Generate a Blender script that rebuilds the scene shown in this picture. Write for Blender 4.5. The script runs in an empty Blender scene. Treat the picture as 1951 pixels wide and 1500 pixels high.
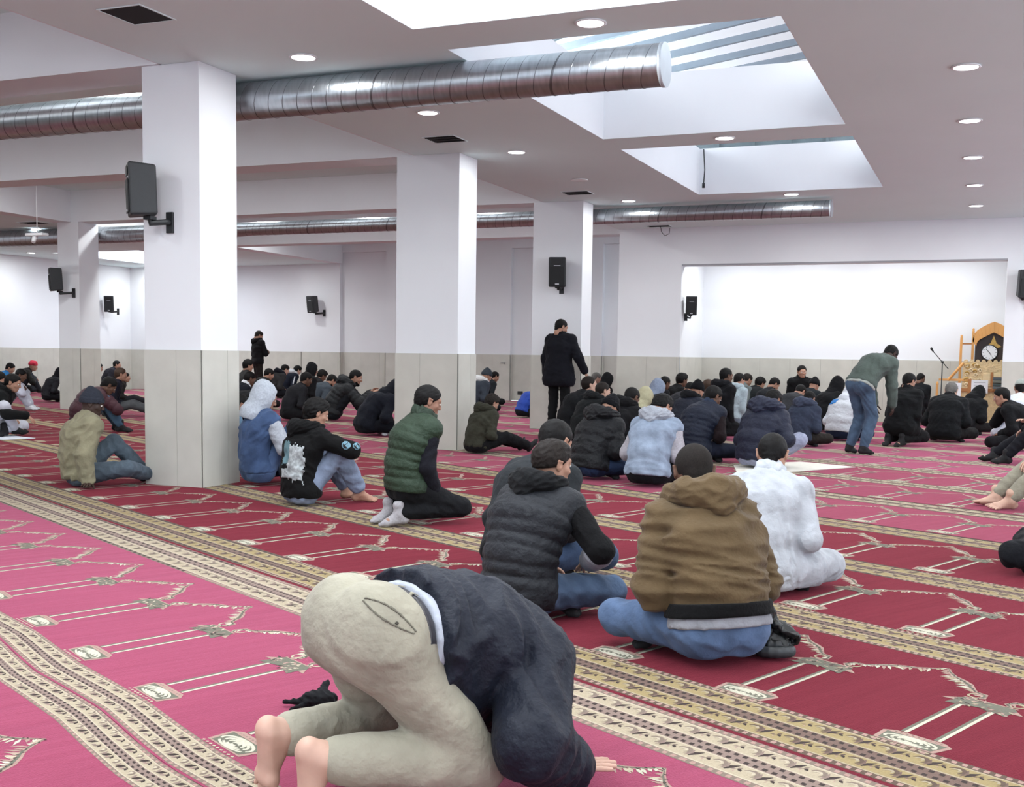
import bpy, bmesh, math, random
import numpy as np
from mathutils import Vector, Matrix, Euler
random.seed(7)
PI = math.pi
scn = bpy.context.scene
COL = scn.collection

# ------------------------------------------------------------------ camera
F_PX, CY, PITCH, ROLL, YAW = 2153.2, 857.46, -0.0841, 0.0141, 0.3959
EYE = Vector((0, 0, 1.2))
fw = Vector((-math.sin(YAW)*math.cos(PITCH), math.cos(YAW)*math.cos(PITCH), math.sin(PITCH)))
rt = Vector((math.cos(YAW), math.sin(YAW), 0))
up = rt.cross(fw)
rt2 = rt*math.cos(ROLL) + up*math.sin(ROLL)
up2 = -rt*math.sin(ROLL) + up*math.cos(ROLL)
cd = bpy.data.cameras.new('camera')
cam = bpy.data.objects.new('camera', cd)
COL.objects.link(cam)
cam.matrix_world = Matrix(((rt2.x, up2.x, -fw.x, EYE.x), (rt2.y, up2.y, -fw.y, EYE.y), (rt2.z, up2.z, -fw.z, EYE.z), (0, 0, 0, 1)))
cd.sensor_fit = 'HORIZONTAL'
cd.sensor_width = 36
cd.lens = F_PX/1951*36
cd.shift_y = (CY-750)/1951
cd.clip_start = 0.05
cd.clip_end = 200
scn.camera = cam

# ------------------------------------------------------------------ view, world
scn.view_settings.view_transform = 'Standard'
scn.view_settings.look = 'None'
scn.view_settings.gamma = 1
scn.view_settings.use_curve_mapping = False
scn.view_settings.exposure = 0.12
w = bpy.data.worlds.new('world')
scn.world = w
w.use_nodes = True
bg = w.node_tree.nodes['Background']
bg.inputs['Color'].default_value = (0.86, 0.93, 1.0, 1)
bg.inputs['Strength'].default_value = 6.5

LAMP_W = 27.0      # watts of each ceiling downlight
SIDE_E = 5.5        # glow of the windows added in the unseen right wall
FILL_E = 3.0         # glow of the windows added behind the viewer as fill light
CELL_W = 46.0      # watts of each hidden light added in the raised ceiling bays

# ------------------------------------------------------------------ materials
def srgb(r, g, b):
    f = lambda c: c/12.92 if c <= 0.04045 else ((c+0.055)/1.055)**2.4
    return (f(r/255), f(g/255), f(b/255), 1)

_mats = {}
def nodes_of(m):
    m.use_nodes = True
    nt = m.node_tree
    return nt, nt.nodes, nt.links, nt.nodes['Principled BSDF']

def mat(name, rgb, rough=0.6, metal=0.0, var=0.0, vscale=6.0, bump=0.0, bscale=40.0, sheen=0.0, sheen_tint=None,
        emit=None, estr=0.0, spec=0.5, stretch=(1, 1, 1), detail=4.0):
    """procedural principled material: colour varied by a noise, height noise as bump"""
    if name in _mats: return _mats[name]
    m = bpy.data.materials.new(name)
    nt, N, L, b = nodes_of(m)
    c = srgb(*rgb)
    b.inputs['Base Color'].default_value = c
    b.inputs['Roughness'].default_value = rough
    b.inputs['Metallic'].default_value = metal
    b.inputs['Specular IOR Level'].default_value = spec
    tc = N.new('ShaderNodeTexCoord')
    mp = N.new('ShaderNodeMapping'); mp.inputs['Scale'].default_value = stretch
    L.new(tc.outputs['Object'], mp.inputs['Vector'])
    n1 = N.new('ShaderNodeTexNoise'); n1.inputs['Scale'].default_value = vscale; n1.inputs['Detail'].default_value = detail
    L.new(mp.outputs['Vector'], n1.inputs['Vector'])
    if var > 0:
        rp = N.new('ShaderNodeValToRGB')
        rp.color_ramp.elements[0].position = 0.3; rp.color_ramp.elements[1].position = 0.7
        rp.color_ramp.elements[0].color = tuple(max(0, x*(1-var)) for x in c[:3]) + (1,)
        rp.color_ramp.elements[1].color = tuple(min(1, x*(1+var)) for x in c[:3]) + (1,)
        L.new(n1.outputs['Fac'], rp.inputs['Fac']); L.new(rp.outputs['Color'], b.inputs['Base Color'])
    if bump > 0:
        n2 = N.new('ShaderNodeTexNoise'); n2.inputs['Scale'].default_value = bscale; n2.inputs['Detail'].default_value = 3
        L.new(mp.outputs['Vector'], n2.inputs['Vector'])
        bp = N.new('ShaderNodeBump'); bp.inputs['Strength'].default_value = min(1, bump*100 if bump < 0.01 else 1); bp.inputs['Distance'].default_value = bump
        L.new(n2.outputs['Fac'], bp.inputs['Height']); L.new(bp.outputs['Normal'], b.inputs['Normal'])
    if sheen > 0:
        b.inputs['Sheen Weight'].default_value = sheen
        b.inputs['Sheen Roughness'].default_value = 0.45
        b.inputs['Sheen Tint'].default_value = srgb(*(sheen_tint or rgb))
    if emit:
        b.inputs['Emission Color'].default_value = srgb(*emit)
        b.inputs['Emission Strength'].default_value = estr
    _mats[name] = m
    return m

M_WHITE = mat('white_plaster', (228, 230, 234), 0.85, var=0.015, vscale=1.2, bump=0.002, bscale=180, spec=0.3)
M_CEIL = mat('ceiling_plaster', (224, 239, 240), 0.9, var=0.015, vscale=0.8, bump=0.002, bscale=200, spec=0.2)
M_TILE = mat('stone_tile', (191, 189, 180), 0.45, var=0.07, vscale=3.2, bump=0.001, bscale=60, detail=8)
M_TILEG = mat('tile_joint', (120, 119, 113), 0.9, var=0.05)
M_BLACKP = mat('black_plastic', (30, 32, 35), 0.5, var=0.1, vscale=30, bump=0.001, bscale=300)
M_GRILLE = mat('speaker_mesh', (22, 24, 26), 0.7, var=0.25, vscale=260, bump=0.002, bscale=400)
M_DUCTD = mat('duct_seam', (120, 122, 126), 0.35, 1.0, var=0.1)
M_DARK = mat('dark_void', (22, 22, 24), 0.9, var=0.1)
M_STEEL = mat('painted_steel', (96, 104, 110), 0.5, 0.2, var=0.1, vscale=8)
M_CONC = mat('screed', (120, 110, 105), 0.95, var=0.1)
M_LAMP = mat('lamp_glow', (255, 255, 255), 0.4, emit=(250, 252, 255), estr=14)
M_RING = mat('lamp_ring', (235, 236, 238), 0.4, var=0.01)
M_OFF = mat('lamp_cover', (226, 224, 222), 0.3, var=0.01)
M_ROOF = mat('roof_sheet', (205, 206, 210), 0.7, var=0.06, vscale=1.5, stretch=(1, 4, 1))

# galvanised spiral duct: streaky metal
def duct_mat():
    m = bpy.data.materials.new('galvanised_metal')
    nt, N, L, b = nodes_of(m)
    tc = N.new('ShaderNodeTexCoord'); mp = N.new('ShaderNodeMapping'); mp.inputs['Scale'].default_value = (6, 1.2, 1.2)
    n = N.new('ShaderNodeTexNoise'); n.inputs['Scale'].default_value = 5; n.inputs['Detail'].default_value = 6
    L.new(tc.outputs['Object'], mp.inputs['Vector']); L.new(mp.outputs['Vector'], n.inputs['Vector'])
    r = N.new('ShaderNodeValToRGB'); r.color_ramp.elements[0].color = srgb(150, 155, 160); r.color_ramp.elements[1].color = srgb(198, 203, 208)
    L.new(n.outputs['Fac'], r.inputs['Fac']); L.new(r.outputs['Color'], b.inputs['Base Color'])
    r2 = N.new('ShaderNodeMapRange'); r2.inputs['To Min'].default_value = 0.24; r2.inputs['To Max'].default_value = 0.42
    L.new(n.outputs['Fac'], r2.inputs['Value']); L.new(r2.outputs['Result'], b.inputs['Roughness'])
    b.inputs['Metallic'].default_value = 1
    bp = N.new('ShaderNodeBump'); bp.inputs['Distance'].default_value = 0.004; bp.inputs['Strength'].default_value = 0.5
    L.new(n.outputs['Fac'], bp.inputs['Height']); L.new(bp.outputs['Normal'], b.inputs['Normal'])
    return m
M_DUCT = duct_mat()

# ------------------------------------------------------------------ mesh helpers
def link(name, me, mats, parent=None, loc=None):
    o = bpy.data.objects.new(name, me)
    for m in (mats if isinstance(mats, (list, tuple)) else [mats]): me.materials.append(m)
    COL.objects.link(o)
    if parent: o.parent = parent
    if loc is not None: o.location = loc
    return o

def tag(o, label=None, cat=None, group=None, kind=None):
    if label: o['label'] = label
    if cat: o['category'] = cat
    if group: o['group'] = group
    if kind: o['kind'] = kind
    return o

def empty(name, loc, rz=0, label=None, cat=None, group=None):
    o = bpy.data.objects.new(name, None); o.empty_display_size = 0.2
    COL.objects.link(o); o.location = loc; o.rotation_euler = (0, 0, rz)
    return tag(o, label, cat, group)

class MB:
    """collects shapes into one mesh"""
    def __init__(s): s.v = []; s.f = []; s.m = []; s.sm = []
    def add(s, vs, fs, mi=0, smooth=False):
        k = len(s.v); s.v += [tuple(v) for v in vs]
        for f in fs: s.f.append(tuple(i+k for i in f)); s.m.append(mi); s.sm.append(smooth)
    def box(s, x0, x1, y0, y1, z0, z1, mi=0, M=None):
        vs = [Vector((x, y, z)) for z in (z0, z1) for y in (y0, y1) for x in (x0, x1)]
        if M is not None: vs = [M @ v for v in vs]
        s.add(vs, [(0, 2, 3, 1), (4, 5, 7, 6), (0, 1, 5, 4), (2, 6, 7, 3), (0, 4, 6, 2), (1, 3, 7, 5)], mi)
    def tube(s, pts, r, n=12, mi=0, caps=True, smooth=True):
        pts = [Vector(p) for p in pts]; rs = r if isinstance(r, (list, tuple)) else [r]*len(pts)
        k = len(s.v); up0 = None
        for i, p in enumerate(pts):
            t = (pts[min(i+1, len(pts)-1)] - pts[max(i-1, 0)]).normalized()
            if up0 is None: up0 = Vector((0, 0, 1)) if abs(t.z) < 0.9 else Vector((1, 0, 0))
            a = t.cross(up0).normalized(); b = a.cross(t).normalized(); up0 = b
            for j in range(n):
                an = 2*PI*j/n; s.v.append(tuple(p + (a*math.cos(an) + b*math.sin(an))*rs[i]))
        for i in range(len(pts)-1):
            for j in range(n):
                j2 = (j+1) % n
                s.f.append((k+i*n+j, k+i*n+j2, k+(i+1)*n+j2, k+(i+1)*n+j)); s.m.append(mi); s.sm.append(smooth)
        if caps:
            s.f.append(tuple(k+j for j in reversed(range(n)))); s.m.append(mi); s.sm.append(False)
            s.f.append(tuple(k+(len(pts)-1)*n+j for j in range(n))); s.m.append(mi); s.sm.append(False)
    def prism(s, poly, y0, y1, mi=0, M=None):
        """polygon in x,z extruded along y"""
        n = len(poly)
        vs = [Vector((x, y0, z)) for x, z in poly] + [Vector((x, y1, z)) for x, z in poly]
        if M is not None: vs = [M @ v for v in vs]
        fs = [tuple(range(n)), tuple(reversed(range(n, 2*n)))] + [((i+1) % n, i, i+n, (i+1) % n+n) for i in range(n)]
        s.add(vs, fs, mi)
    def build(s, name, mats, parent=None, loc=None, bevel=0, seg=2):
        me = bpy.data.meshes.new(name); me.from_pydata(s.v, [], s.f); me.update()
        me.polygons.foreach_set('material_index', s.m); me.polygons.foreach_set('use_smooth', s.sm)
        o = link(name, me, mats, parent, loc)
        if bevel:
            md = o.modifiers.new('bevel', 'BEVEL'); md.width = bevel; md.segments = seg; md.limit_method = 'ANGLE'
        return o

def area_light(name, loc, size, power, parent=None, color=(0.955, 0.99, 0.985), spread=PI):
    l = bpy.data.lights.new(name, 'AREA'); l.shape = 'DISK'; l.size = size; l.energy = power; l.color = color; l.spread = spread
    o = bpy.data.objects.new(name, l); COL.objects.link(o)
    if parent: o.parent = parent
    o.location = loc
    return o
# ================================================================== STRUCTURE
H = 3.65          # underside of the slab and beams
HC = 4.25         # ceiling inside the raised bays
XE = -6.68        # edge of the flat slab over the main hall
YA, YB, YW = 21.3, 23.14, 27.3     # alcove front plane, alcove back wall, far wall
XL, XR, Y0 = -24.0, 5.5, -5.0

f = MB(); f.box(XL-.3, XR+.3, Y0-.3, YW+.3, -0.25, -0.012)
tag(f.build('floor', M_CONC), 'screed floor of the prayer hall under the carpets', 'floor', kind='structure')

def rows_with_holes(mb, x0, x1, y0, y1, holes, z0, z1):
    """slab with rectangular holes sharing the x range"""
    y = y0
    for (hx0, hx1, hy0, hy1) in holes:
        mb.box(x0, x1, y, hy0, z0, z1); mb.box(x0, hx0, hy0, hy1, z0, z1); mb.box(hx1, x1, hy0, hy1, z0, z1); y = hy1
    mb.box(x0, x1, y, y1, z0, z1)
SK = [(-4.14, -1.475, -1.2, 2.9), (-4.14, -1.475, 3.55, 7.83), (-4.14, -1.475, 8.43, 12.45), (-4.14, -1.475, 13.13, 17.08)]
c = MB(); rows_with_holes(c, XE, XR+.3, Y0-.3, YB+.3, SK, H, H+.03)
# raised bays, left aisle slab with a skylight
c.box(-16.57, XE, Y0-.3, YW+.3, HC, HC+.3)
SKL = [(-22.0, -19.2, 12.0, 16.0), (-22.4, -19.6, 22.6, 26.2)]
rows_with_holes(c, XL-.3, -16.95, Y0-.3, YW+.3, SKL, H, H+.03)
tag(c.build('ceiling', M_CEIL), 'painted plaster ceiling with square skylight openings and raised bays', 'ceiling', kind='structure')

# skylight shafts
def shaft(n, h, top=4.33, lab=''):
    x0, x1, y0, y1 = h; s = MB(); t = .08; x0 += .004; x1 -= .004; y0 += .004; y1 -= .004
    s.box(x0-t, x0, y0-t, y1+t, H+.001, top); s.box(x1, x1+t, y0-t, y1+t, H+.001, top)
    s.box(x0, x1, y0-t, y0, H+.001, top); s.box(x0, x1, y1, y1+t, H+.001, top)
    tag(s.build('trim_%d' % n, M_WHITE), lab, 'skylight shaft', kind='structure')
for i, (h, lb) in enumerate(zip(SK + SKL, ('white skylight shaft behind the viewer', 'white skylight shaft nearest the viewer at the top edge', 'white skylight shaft that the big duct runs into',
        'white skylight shaft farthest along the hall, with a hanging cable', 'skylight shaft over the left aisle, near', 'skylight shaft over the far end of the left aisle'))):
    shaft(i+1, h, lab=lb)

# beams between the bays
def beam(n, x0, x1, y0, y1, z0, z1, lab):
    b = MB(); b.box(x0, x1, y0, y1, z0, z1)
    tag(b.build('trim_%d' % n, M_WHITE), lab, 'ceiling beam', kind='structure')
beam(10, -16.57, XE, 3.4, 3.9, H, HC, 'white ceiling beam crossing nearest the viewer')
beam(11, -16.57, XE, 8.0, 8.55, H, HC, 'white ceiling beam running left from the nearest column')
beam(12, -16.57, XE, 12.73, 13.25, H, HC, 'white ceiling beam running left from the middle column')
beam(13, -16.57, XE, 17.22, 17.7, H, HC, 'white ceiling beam running left from the third column')
beam(14, -16.57, XE, 21.9, 22.35, H-.02, HC, 'white ceiling beam in front of the far wall')
beam(15, -16.95, -16.57, Y0, YW, H, HC+.3, 'long white beam over the left column')
beam(16, XE-.02, XE, Y0, YA+1.5, H, HC+.3, 'white edge face of the main ceiling slab')

# walls
def wall(name, boxes, lab, m=M_WHITE):
    b = MB()
    for q in boxes: b.box(*q)
    return tag(b.build(name, m), lab, 'wall', kind='structure')
def panel_wall(x0, x1, recesses, y, z1):
    """wall facing -y whose recesses are set back 0.12"""
    bs = [(x0, x1, y+.12, y+.35, 0, z1)]
    x = x0
    for (a, b, zt) in recesses:
        bs.append((x, a, y, y+.12, 0, z1)); bs.append((a, b, y, y+.12, zt, z1)); x = b
    bs.append((x, x1, y, y+.12, 0, z1))
    return bs
wall('wall_back', panel_wall(XL, -5.4, [(-22.6, -21.2, 3.0), (-20.6, -17.9, 3.75), (-16.65, -15.2, 3.95), (-13.6, -12.6, 3.95), (-11.5, -10.2, 3.95), (-9.0, -7.6, 4.0)], YW, HC+.3), 'far white wall with shallow recessed panels')
wall('wall_left', [(XL-.3, XL, Y0-.3, YW+.3, 0, H+.3), (XL, XL+.1, 17.0, 19.4, 0, H), (XL, XL+.1, 24.6, 25.4, 0, H)], 'white side wall of the left aisle')
WR = [(-3, 0), (2, 5), (7, 10), (12, 15), (17, 20)]  # windows added out of view to light the right side of the ceiling
fb = [(XR, XR+.3, Y0-.3, YA+.3, 0, 1.2), (XR, XR+.3, Y0-.3, YA+.3, 2.7, H)]; y_ = Y0-.3
for a, b_ in WR: fb.append((XR, XR+.3, y_, a, 1.2, 2.7)); y_ = b_
fb.append((XR, XR+.3, y_, YA+.3, 1.2, 2.7))
wall('wall_right', fb, 'white side wall on the right with added fill-light windows')
for i, (a, b_) in enumerate(WR):
    q = MB(); q.box(XR+.14, XR+.16, a, b_, 1.2, 2.7); w_ = q.build('window_%d' % (i+11), mat('side_fill_glow', (230, 238, 245), .5, emit=(225, 240, 255), estr=SIDE_E)); tag(w_, 'glowing pane added in the right wall as fill light, outside the picture', 'window', kind='structure')
    q = MB(); c_ = (a+b_)/2; q.box(XR+.05, XR+.14, c_-.03, c_+.03, 1.2, 2.7); q.build('window_frame', M_RING, w_)
FILL_WIN = [(-5.2, -2.6), (-1.6, 1.0), (2.0, 4.6), (-10.5, -7.6), (-15.5, -12.5)]  # unseen windows added behind the viewer to lift the ambient light
fb = [(XL-.3, XR+.3, Y0-.3, Y0, 0, 1.0), (XL-.3, XR+.3, Y0-.3, Y0, 3.2, HC)]; x_ = XL-.3
for a, b_ in sorted(FILL_WIN): fb.append((x_, a, Y0-.3, Y0, 1.0, 3.2)); x_ = b_
fb.append((x_, XR+.3, Y0-.3, Y0, 1.0, 3.2))
wall('wall_front', fb, 'white wall with added fill-light windows behind the viewer')
M_FILL_PANE = mat('back_fill_glow', (230, 238, 245), .5, emit=(222, 236, 255), estr=FILL_E)
for i, (a, b_) in enumerate(sorted(FILL_WIN)):
    q = MB(); q.box(a, b_, Y0-.16, Y0-.14, 1.0, 3.2); w_ = q.build('window_%d' % (i+1), M_FILL_PANE); tag(w_, 'glowing pane added behind the viewer as fill light', 'window', kind='structure')
    q = MB(); c_ = (a+b_)/2; q.box(c_-.03, c_+.03, Y0-.14, Y0-.05, 1.0, 3.2); q.box(a, b_, Y0-.14, Y0-.05, 2.07, 2.13); q.build('window_frame', M_RING, w_)
OX0, OX1, OZ = -5.45, 0.245, 2.93
wall('wall_alcove', [(-6.7, OX0, YA, YA+.45, 0, H), (OX1, XR+.3, YA, YA+.25, 0, H), (OX0, OX1, YA, YA+.25, OZ, H),
                     (OX0-.16, OX0, YA+.45, YB+.2, 0, OZ+.4), (OX1+.75, OX1+.91, YA+.25, YB+.2, 0, OZ+.4),
                     (OX0, OX1+.75, YB, YB+.2, 0, OZ+.4), (OX0-.16, OX1+.91, YA+.25, YB+.2, OZ+.4, OZ+.6),
                     (-5.61, -5.4, YB+.2, YW+.3, 0, HC+.3)], 'white end wall with a wide recessed prayer alcove')
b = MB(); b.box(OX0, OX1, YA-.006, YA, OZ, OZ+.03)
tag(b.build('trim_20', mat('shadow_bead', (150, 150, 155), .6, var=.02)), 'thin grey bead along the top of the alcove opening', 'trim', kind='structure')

# stone tile dado, 1.2 m high: real tiles with open joints over a backing strip
def dado(mb, a, b, out, zt=1.2, w=0.6, off=0.0):
    """tiles along the wall line a->b (2D), 'out' is the outward normal"""
    a = Vector((a[0], a[1], 0)); b = Vector((b[0], b[1], 0)); d = (b-a); L = d.length; d.normalize(); o = Vector((out[0], out[1], 0))
    M = Matrix(((d.x, o.x, 0, a.x), (d.y, o.y, 0, a.y), (0, 0, 1, 0), (0, 0, 0, 1)))
    mb.box(0, L, 0.0005, .006, 0, zt-.002, 1, M)
    x = -off
    while x < L-.01:
        x0, x1 = max(x, 0)+.0015, min(x+w, L)-.0015
        if x1-x0 > .02: mb.box(x0, x1, .005, .014, 0, zt, 0, M)
        x += w
def dado_obj(n, segs, lab):
    mb = MB()
    for s in segs: dado(mb, *s)
    tag(mb.build('baseboard_%s' % n, [M_TILE, M_TILEG]), lab, 'tile dado', kind='structure')
seg = []
xs = [XL, -22.6, -21.2, -20.6, -17.9, -16.65, -15.2, -13.6, -12.6, -11.5, -10.2, -9.0, -7.6, -5.61]
for i in range(len(xs)-1):
    y = YW if i % 2 == 0 else YW+.12
    seg.append(((xs[i], y), (xs[i+1], y), (0, -1)))
for i in range(1, len(xs)-1):
    x_ = xs[i]+(.014 if i % 2 else -.014)
    seg.append(((x_, YW-.014), (x_, YW+.12), (1, 0)) if i % 2 else ((x_, YW-.014), (x_, YW+.12), (-1, 0)))
dado_obj('back', seg, 'grey stone tile dado along the far wall')
dado_obj('left', [((XL, 0), (XL, 17.0), (1, 0)), ((XL+.1, 17.0), (XL+.1, 19.4), (1, 0)), ((XL, 19.4), (XL, 24.6), (1, 0)), ((XL+.1, 24.6), (XL+.1, 25.4), (1, 0)), ((XL, 25.4), (XL, YW), (1, 0))], 'grey stone tile dado along the left aisle wall')
dado_obj('alcove', [((-6.7, YA), (OX0, YA), (0, -1)), ((OX1, YA), (XR, YA), (0, -1)), ((OX0, YA+.02), (OX0, YB), (1, 0)), ((OX0, YB), (OX1+.75, YB), (0, -1)), ((OX1+.75, YA+.26), (OX1+.75, YB), (-1, 0))], 'pale stone tile dado around the alcove wall')

# columns
def column(x0, x1, y0, y1, lab, top=H, off=.25):
    t = empty('column', ((x0+x1)/2, (y0+y1)/2, 0), 0, lab, 'column'); t['kind'] = 'structure'
    cx, cy = (x0+x1)/2, (y0+y1)/2
    s = MB(); s.box(x0-cx, x1-cx, y0-cy, y1-cy, 0, top); s.build('shaft', M_WHITE, t, bevel=.004)
    d = MB(); a, b_, c_, e = x0-cx, x1-cx, y0-cy, y1-cy
    for s_ in (((a, c_), (b_, c_), (0, -1)), ((b_, c_), (b_, e), (1, 0)), ((b_, e), (a, e), (0, 1)), ((a, e), (a, c_), (-1, 0))):
        dado(d, *s_, 1.2, .6, off)
    d.build('tile_cladding', [M_TILE, M_TILEG], t)
    return t
column(-6.90, -6.29, 8.03, 8.55, 'square white column nearest the viewer, grey tiles below, speaker high on it')
column(-6.93, -6.06, 12.71, 13.23, 'square white column in the middle of the hall without any speaker')
column(-6.87, -6.02, 17.2, 17.68, 'square white column behind the standing man in the black coat')
column(-16.90, -16.37, 17.2, 17.74, 'square white column at far left with a small speaker')
column(-6.9, -6.3, 3.4, 3.9, 'square white column outside the picture on the near left', off=.1)

# ================================================================== ROOF SEEN THROUGH THE SKYLIGHTS
rf = MB()
rf.box(-5.6, -1.0, 6.6, 19.4, 5.25, 5.28)
tag(rf.build('trim_30', M_ROOF), 'ribbed translucent roof sheet above the skylights', 'roof', kind='structure')
M_ROOF.node_tree.nodes['Principled BSDF'].inputs['Emission Color'].default_value = srgb(225, 230, 238)
M_ROOF.node_tree.nodes['Principled BSDF'].inputs['Emission Strength'].default_value = 0.62  # own glow stands in for daylight coming through the sheet
q = MB(); q.box(-5.6, -1.0, 19.4, 19.5, 3.98, 5.3)
for k in range(7): q.box(-5.0+k*.6, -4.96+k*.6, 19.35, 19.4, 3.98, 5.2)
tag(q.build('trim_31', mat('grey_cladding', (92, 98, 102), .8, var=.08)), 'grey cladding at the end of the roof space', 'roof cladding', kind='structure')
fr = empty('roof_frame', (-2.8, 12, 4.9), 0, 'grey steel roof truss seen through the open skylight', 'roof frame'); fr['kind'] = 'structure'
M_DKST = mat('dark_steel', (70, 78, 84), .5, .2, var=.15, vscale=8)
for k, (x0, x1) in enumerate(((.78, .86), (1.12, 1.20))):
    g = MB(); g.box(x0, x1, -5, 6.3, -.16, .20); g.box(x0-.05, x1+.05, -5, 6.3, -.18, -.15); g.build('girder', M_DKST, fr)
g = MB(); g.box(.86, 1.12, -5, 6.3, -.02, .0); g.build('gutter_plate', M_STEEL, fr)
MP = mat('purlin_steel', (150, 158, 168), .45, .3, var=.06)
for i in range(17):      # slanted purlins and the translucent strips between them
    y = -4.9+i*.66
    p = MB(); M = Matrix.Translation((-.7, y, .2)) @ Matrix.Rotation(-.42, 4, 'Z'); p.box(-2.0, 1.5, -.012, .012, -.05, .03, 0, M); p.box(-2.0, 1.5, -.028, .028, -.056, -.046, 0, M); p.build('purlin', MP, fr)
for a, b_ in (((-2.2, -4.4, .05), (.8, -1.6, .05)), ((-2.0, -1.2, .05), (.8, -4.2, .05)), ((-2.2, 1.0, .05), (.8, -1.6, .05)), ((-2.2, 2.4, .05), (.8, 5.2, .05))):
    p = MB(); p.tube([a, b_], .024, 8); p.build('brace_rod', M_DKST, fr)

# ================================================================== DUCTS
def duct(name, x0, x1, y, z, r0, r1, xs_, lab):
    t = empty(name, (x0, y, z), 0, lab, 'duct')
    L_ = x1-x0; s = MB(); pts, rr = [], []
    for q in np.linspace(0, L_, 60):
        k = 0 if q < xs_-x0 else 1
        kk = min(1, max(0, (q-(xs_-x0))/.5)) if r0 != r1 else 0
        pts.append((q, 0, (r0-(r0+(r1-r0)*kk))*0.5)); rr.append(r0+(r1-r0)*kk)
    s.tube(pts, rr, 40, caps=False); s.build('pipe', M_DUCT, t)
    sm = MB(); q = .05
    i = 0
    while q < L_-.05:       # spiral lock seams: thin raised hoops, slightly slanted
        kk = min(1, max(0, (q-(xs_-x0))/.5)) if r0 != r1 else 0
        r = r0+(r1-r0)*kk+.0025
        wide = .012 if i % 11 == 5 else .004
        ring = [(q+.05*math.sin(2*PI*j/36)*r/.16+dx, r*math.cos(2*PI*j/36), r*math.sin(2*PI*j/36)+(r0-r)*.5) for dx in (-wide, 0, wide) for j in range(36)]
        ring = [(x, yy*(1 if 36 <= n < 72 else .985), zz*(1 if 36 <= n < 72 else .985)) for n, (x, yy, zz) in enumerate(ring)]
        sm.add(ring, [(a*36+j, a*36+(j+1) % 36, (a+1)*36+(j+1) % 36, (a+1)*36+j) for a in (0, 1) for j in range(36)], 0, True)
        q += .15; i += 1
    sm.build('lock_seam', M_DUCTD, t)
    for xa, xb, rr_, zz in ((L_-.03, L_, r1+.006, (r0-r1)*.5), (0, .02, r0+.005, 0)):
        e = MB(); e.tube([(xa, 0, zz), (xb, 0, zz)], [rr_, rr_], 40); e.build('end_cap', mat('cap_metal', (190, 197, 204), .4, .4, var=.05), t)
    return t
duct('ventilation_duct', -23.9, -2.42, 8.80, 3.475, .165, .165, 0, 'large round galvanised spiral duct ending in the middle skylight')
duct('ventilation_duct', -23.9, -2.28, 17.93, 3.465, .165, .125, -13.6, 'smaller round galvanised duct crossing farther back, past the third column')

# ================================================================== LIGHTS ON THE CEILING
def downlight(x, y, lab, z=H, on=True, power=None, grp='round downlights in the ceiling'):
    t = empty('ceiling_light', (x, y, z), 0, lab, 'ceiling light', grp)
    r = MB(); n = 32
    prof = [(.095, 0), (.118, -.002), (.120, -.010), (.104, -.014), (.098, -.010)]
    vs = [(pr*math.cos(2*PI*j/n), pr*math.sin(2*PI*j/n), pz) for pr, pz in prof for j in range(n)]
    r.add(vs, [(a*n+j, a*n+(j+1) % n, (a+1)*n+(j+1) % n, (a+1)*n+j) for a in range(len(prof)-1) for j in range(n)], 0, True)
    r.build('ring', M_RING, t)
    d = MB(); d.add([(.1*math.cos(2*PI*j/n), .1*math.sin(2*PI*j/n), -.009) for j in range(n)], [tuple(reversed(range(n)))])
    d.build('diffuser', M_LAMP if on else M_OFF, t)
    if on: area_light('bulb', (0, 0, -.016), .19, power or LAMP_W, t)
LEFTROW = ((-5.37, 3.55), (-5.37, 5.9), (-5.37, 8.22), (-5.37, 10.5), (-5.37, 12.86), (-5.37, 15.15), (-5.34, 17.4), (-5.32, 19.6))
names = ['', '', 'ceiling downlight just right of the nearest column', 'ceiling downlight below the big duct, before the square vent', 'ceiling downlight right of the middle column', 'unlit downlight between the middle and the third column', 'ceiling downlight above the smaller duct, right of the third column', 'ceiling downlight nearest the small vent at the hall end']
for (x, y), lb in zip(LEFTROW, names):
    if lb: downlight(x, y, lb, on=('unlit' not in lb), power=LAMP_W*.52)
    else: area_light('lamp', (x, y, H-.02), .19, LAMP_W)
for x, y, lb in ((-2.81, 8.11, 'ceiling downlight between the two nearest skylights'), (-2.82, 12.78, 'ceiling downlight between the middle and far skylights'), (-2.81, 17.4, 'ceiling downlight past the far skylight, before the smaller duct'), (-2.81, 19.58, 'ceiling downlight behind the end of the smaller duct')):
    downlight(x, y, lb)
for y, lb in ((10.36, 'largest, nearest downlight of the right-hand row'), (12.65, 'second downlight down the right-hand row'), (14.91, 'middle downlight of the right-hand row'), (17.25, 'fourth downlight down the right-hand row'), (19.5, 'last, smallest downlight of the right-hand row')):
    downlight(-.275, y, lb)
for x in (-.275, 2.25, 4.6):
    for y in (-1, 1.2, 3.5, 5.8, 8.1) + (() if x < 0 else (10.4, 12.7, 15, 17.3, 19.5)):
        area_light('lamp', (x, y, H-.02), .19, LAMP_W)
for x in (-2.81,):
    for y in (-1.6, 3.2): area_light('lamp', (x, y, H-.02), .19, LAMP_W)
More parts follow.
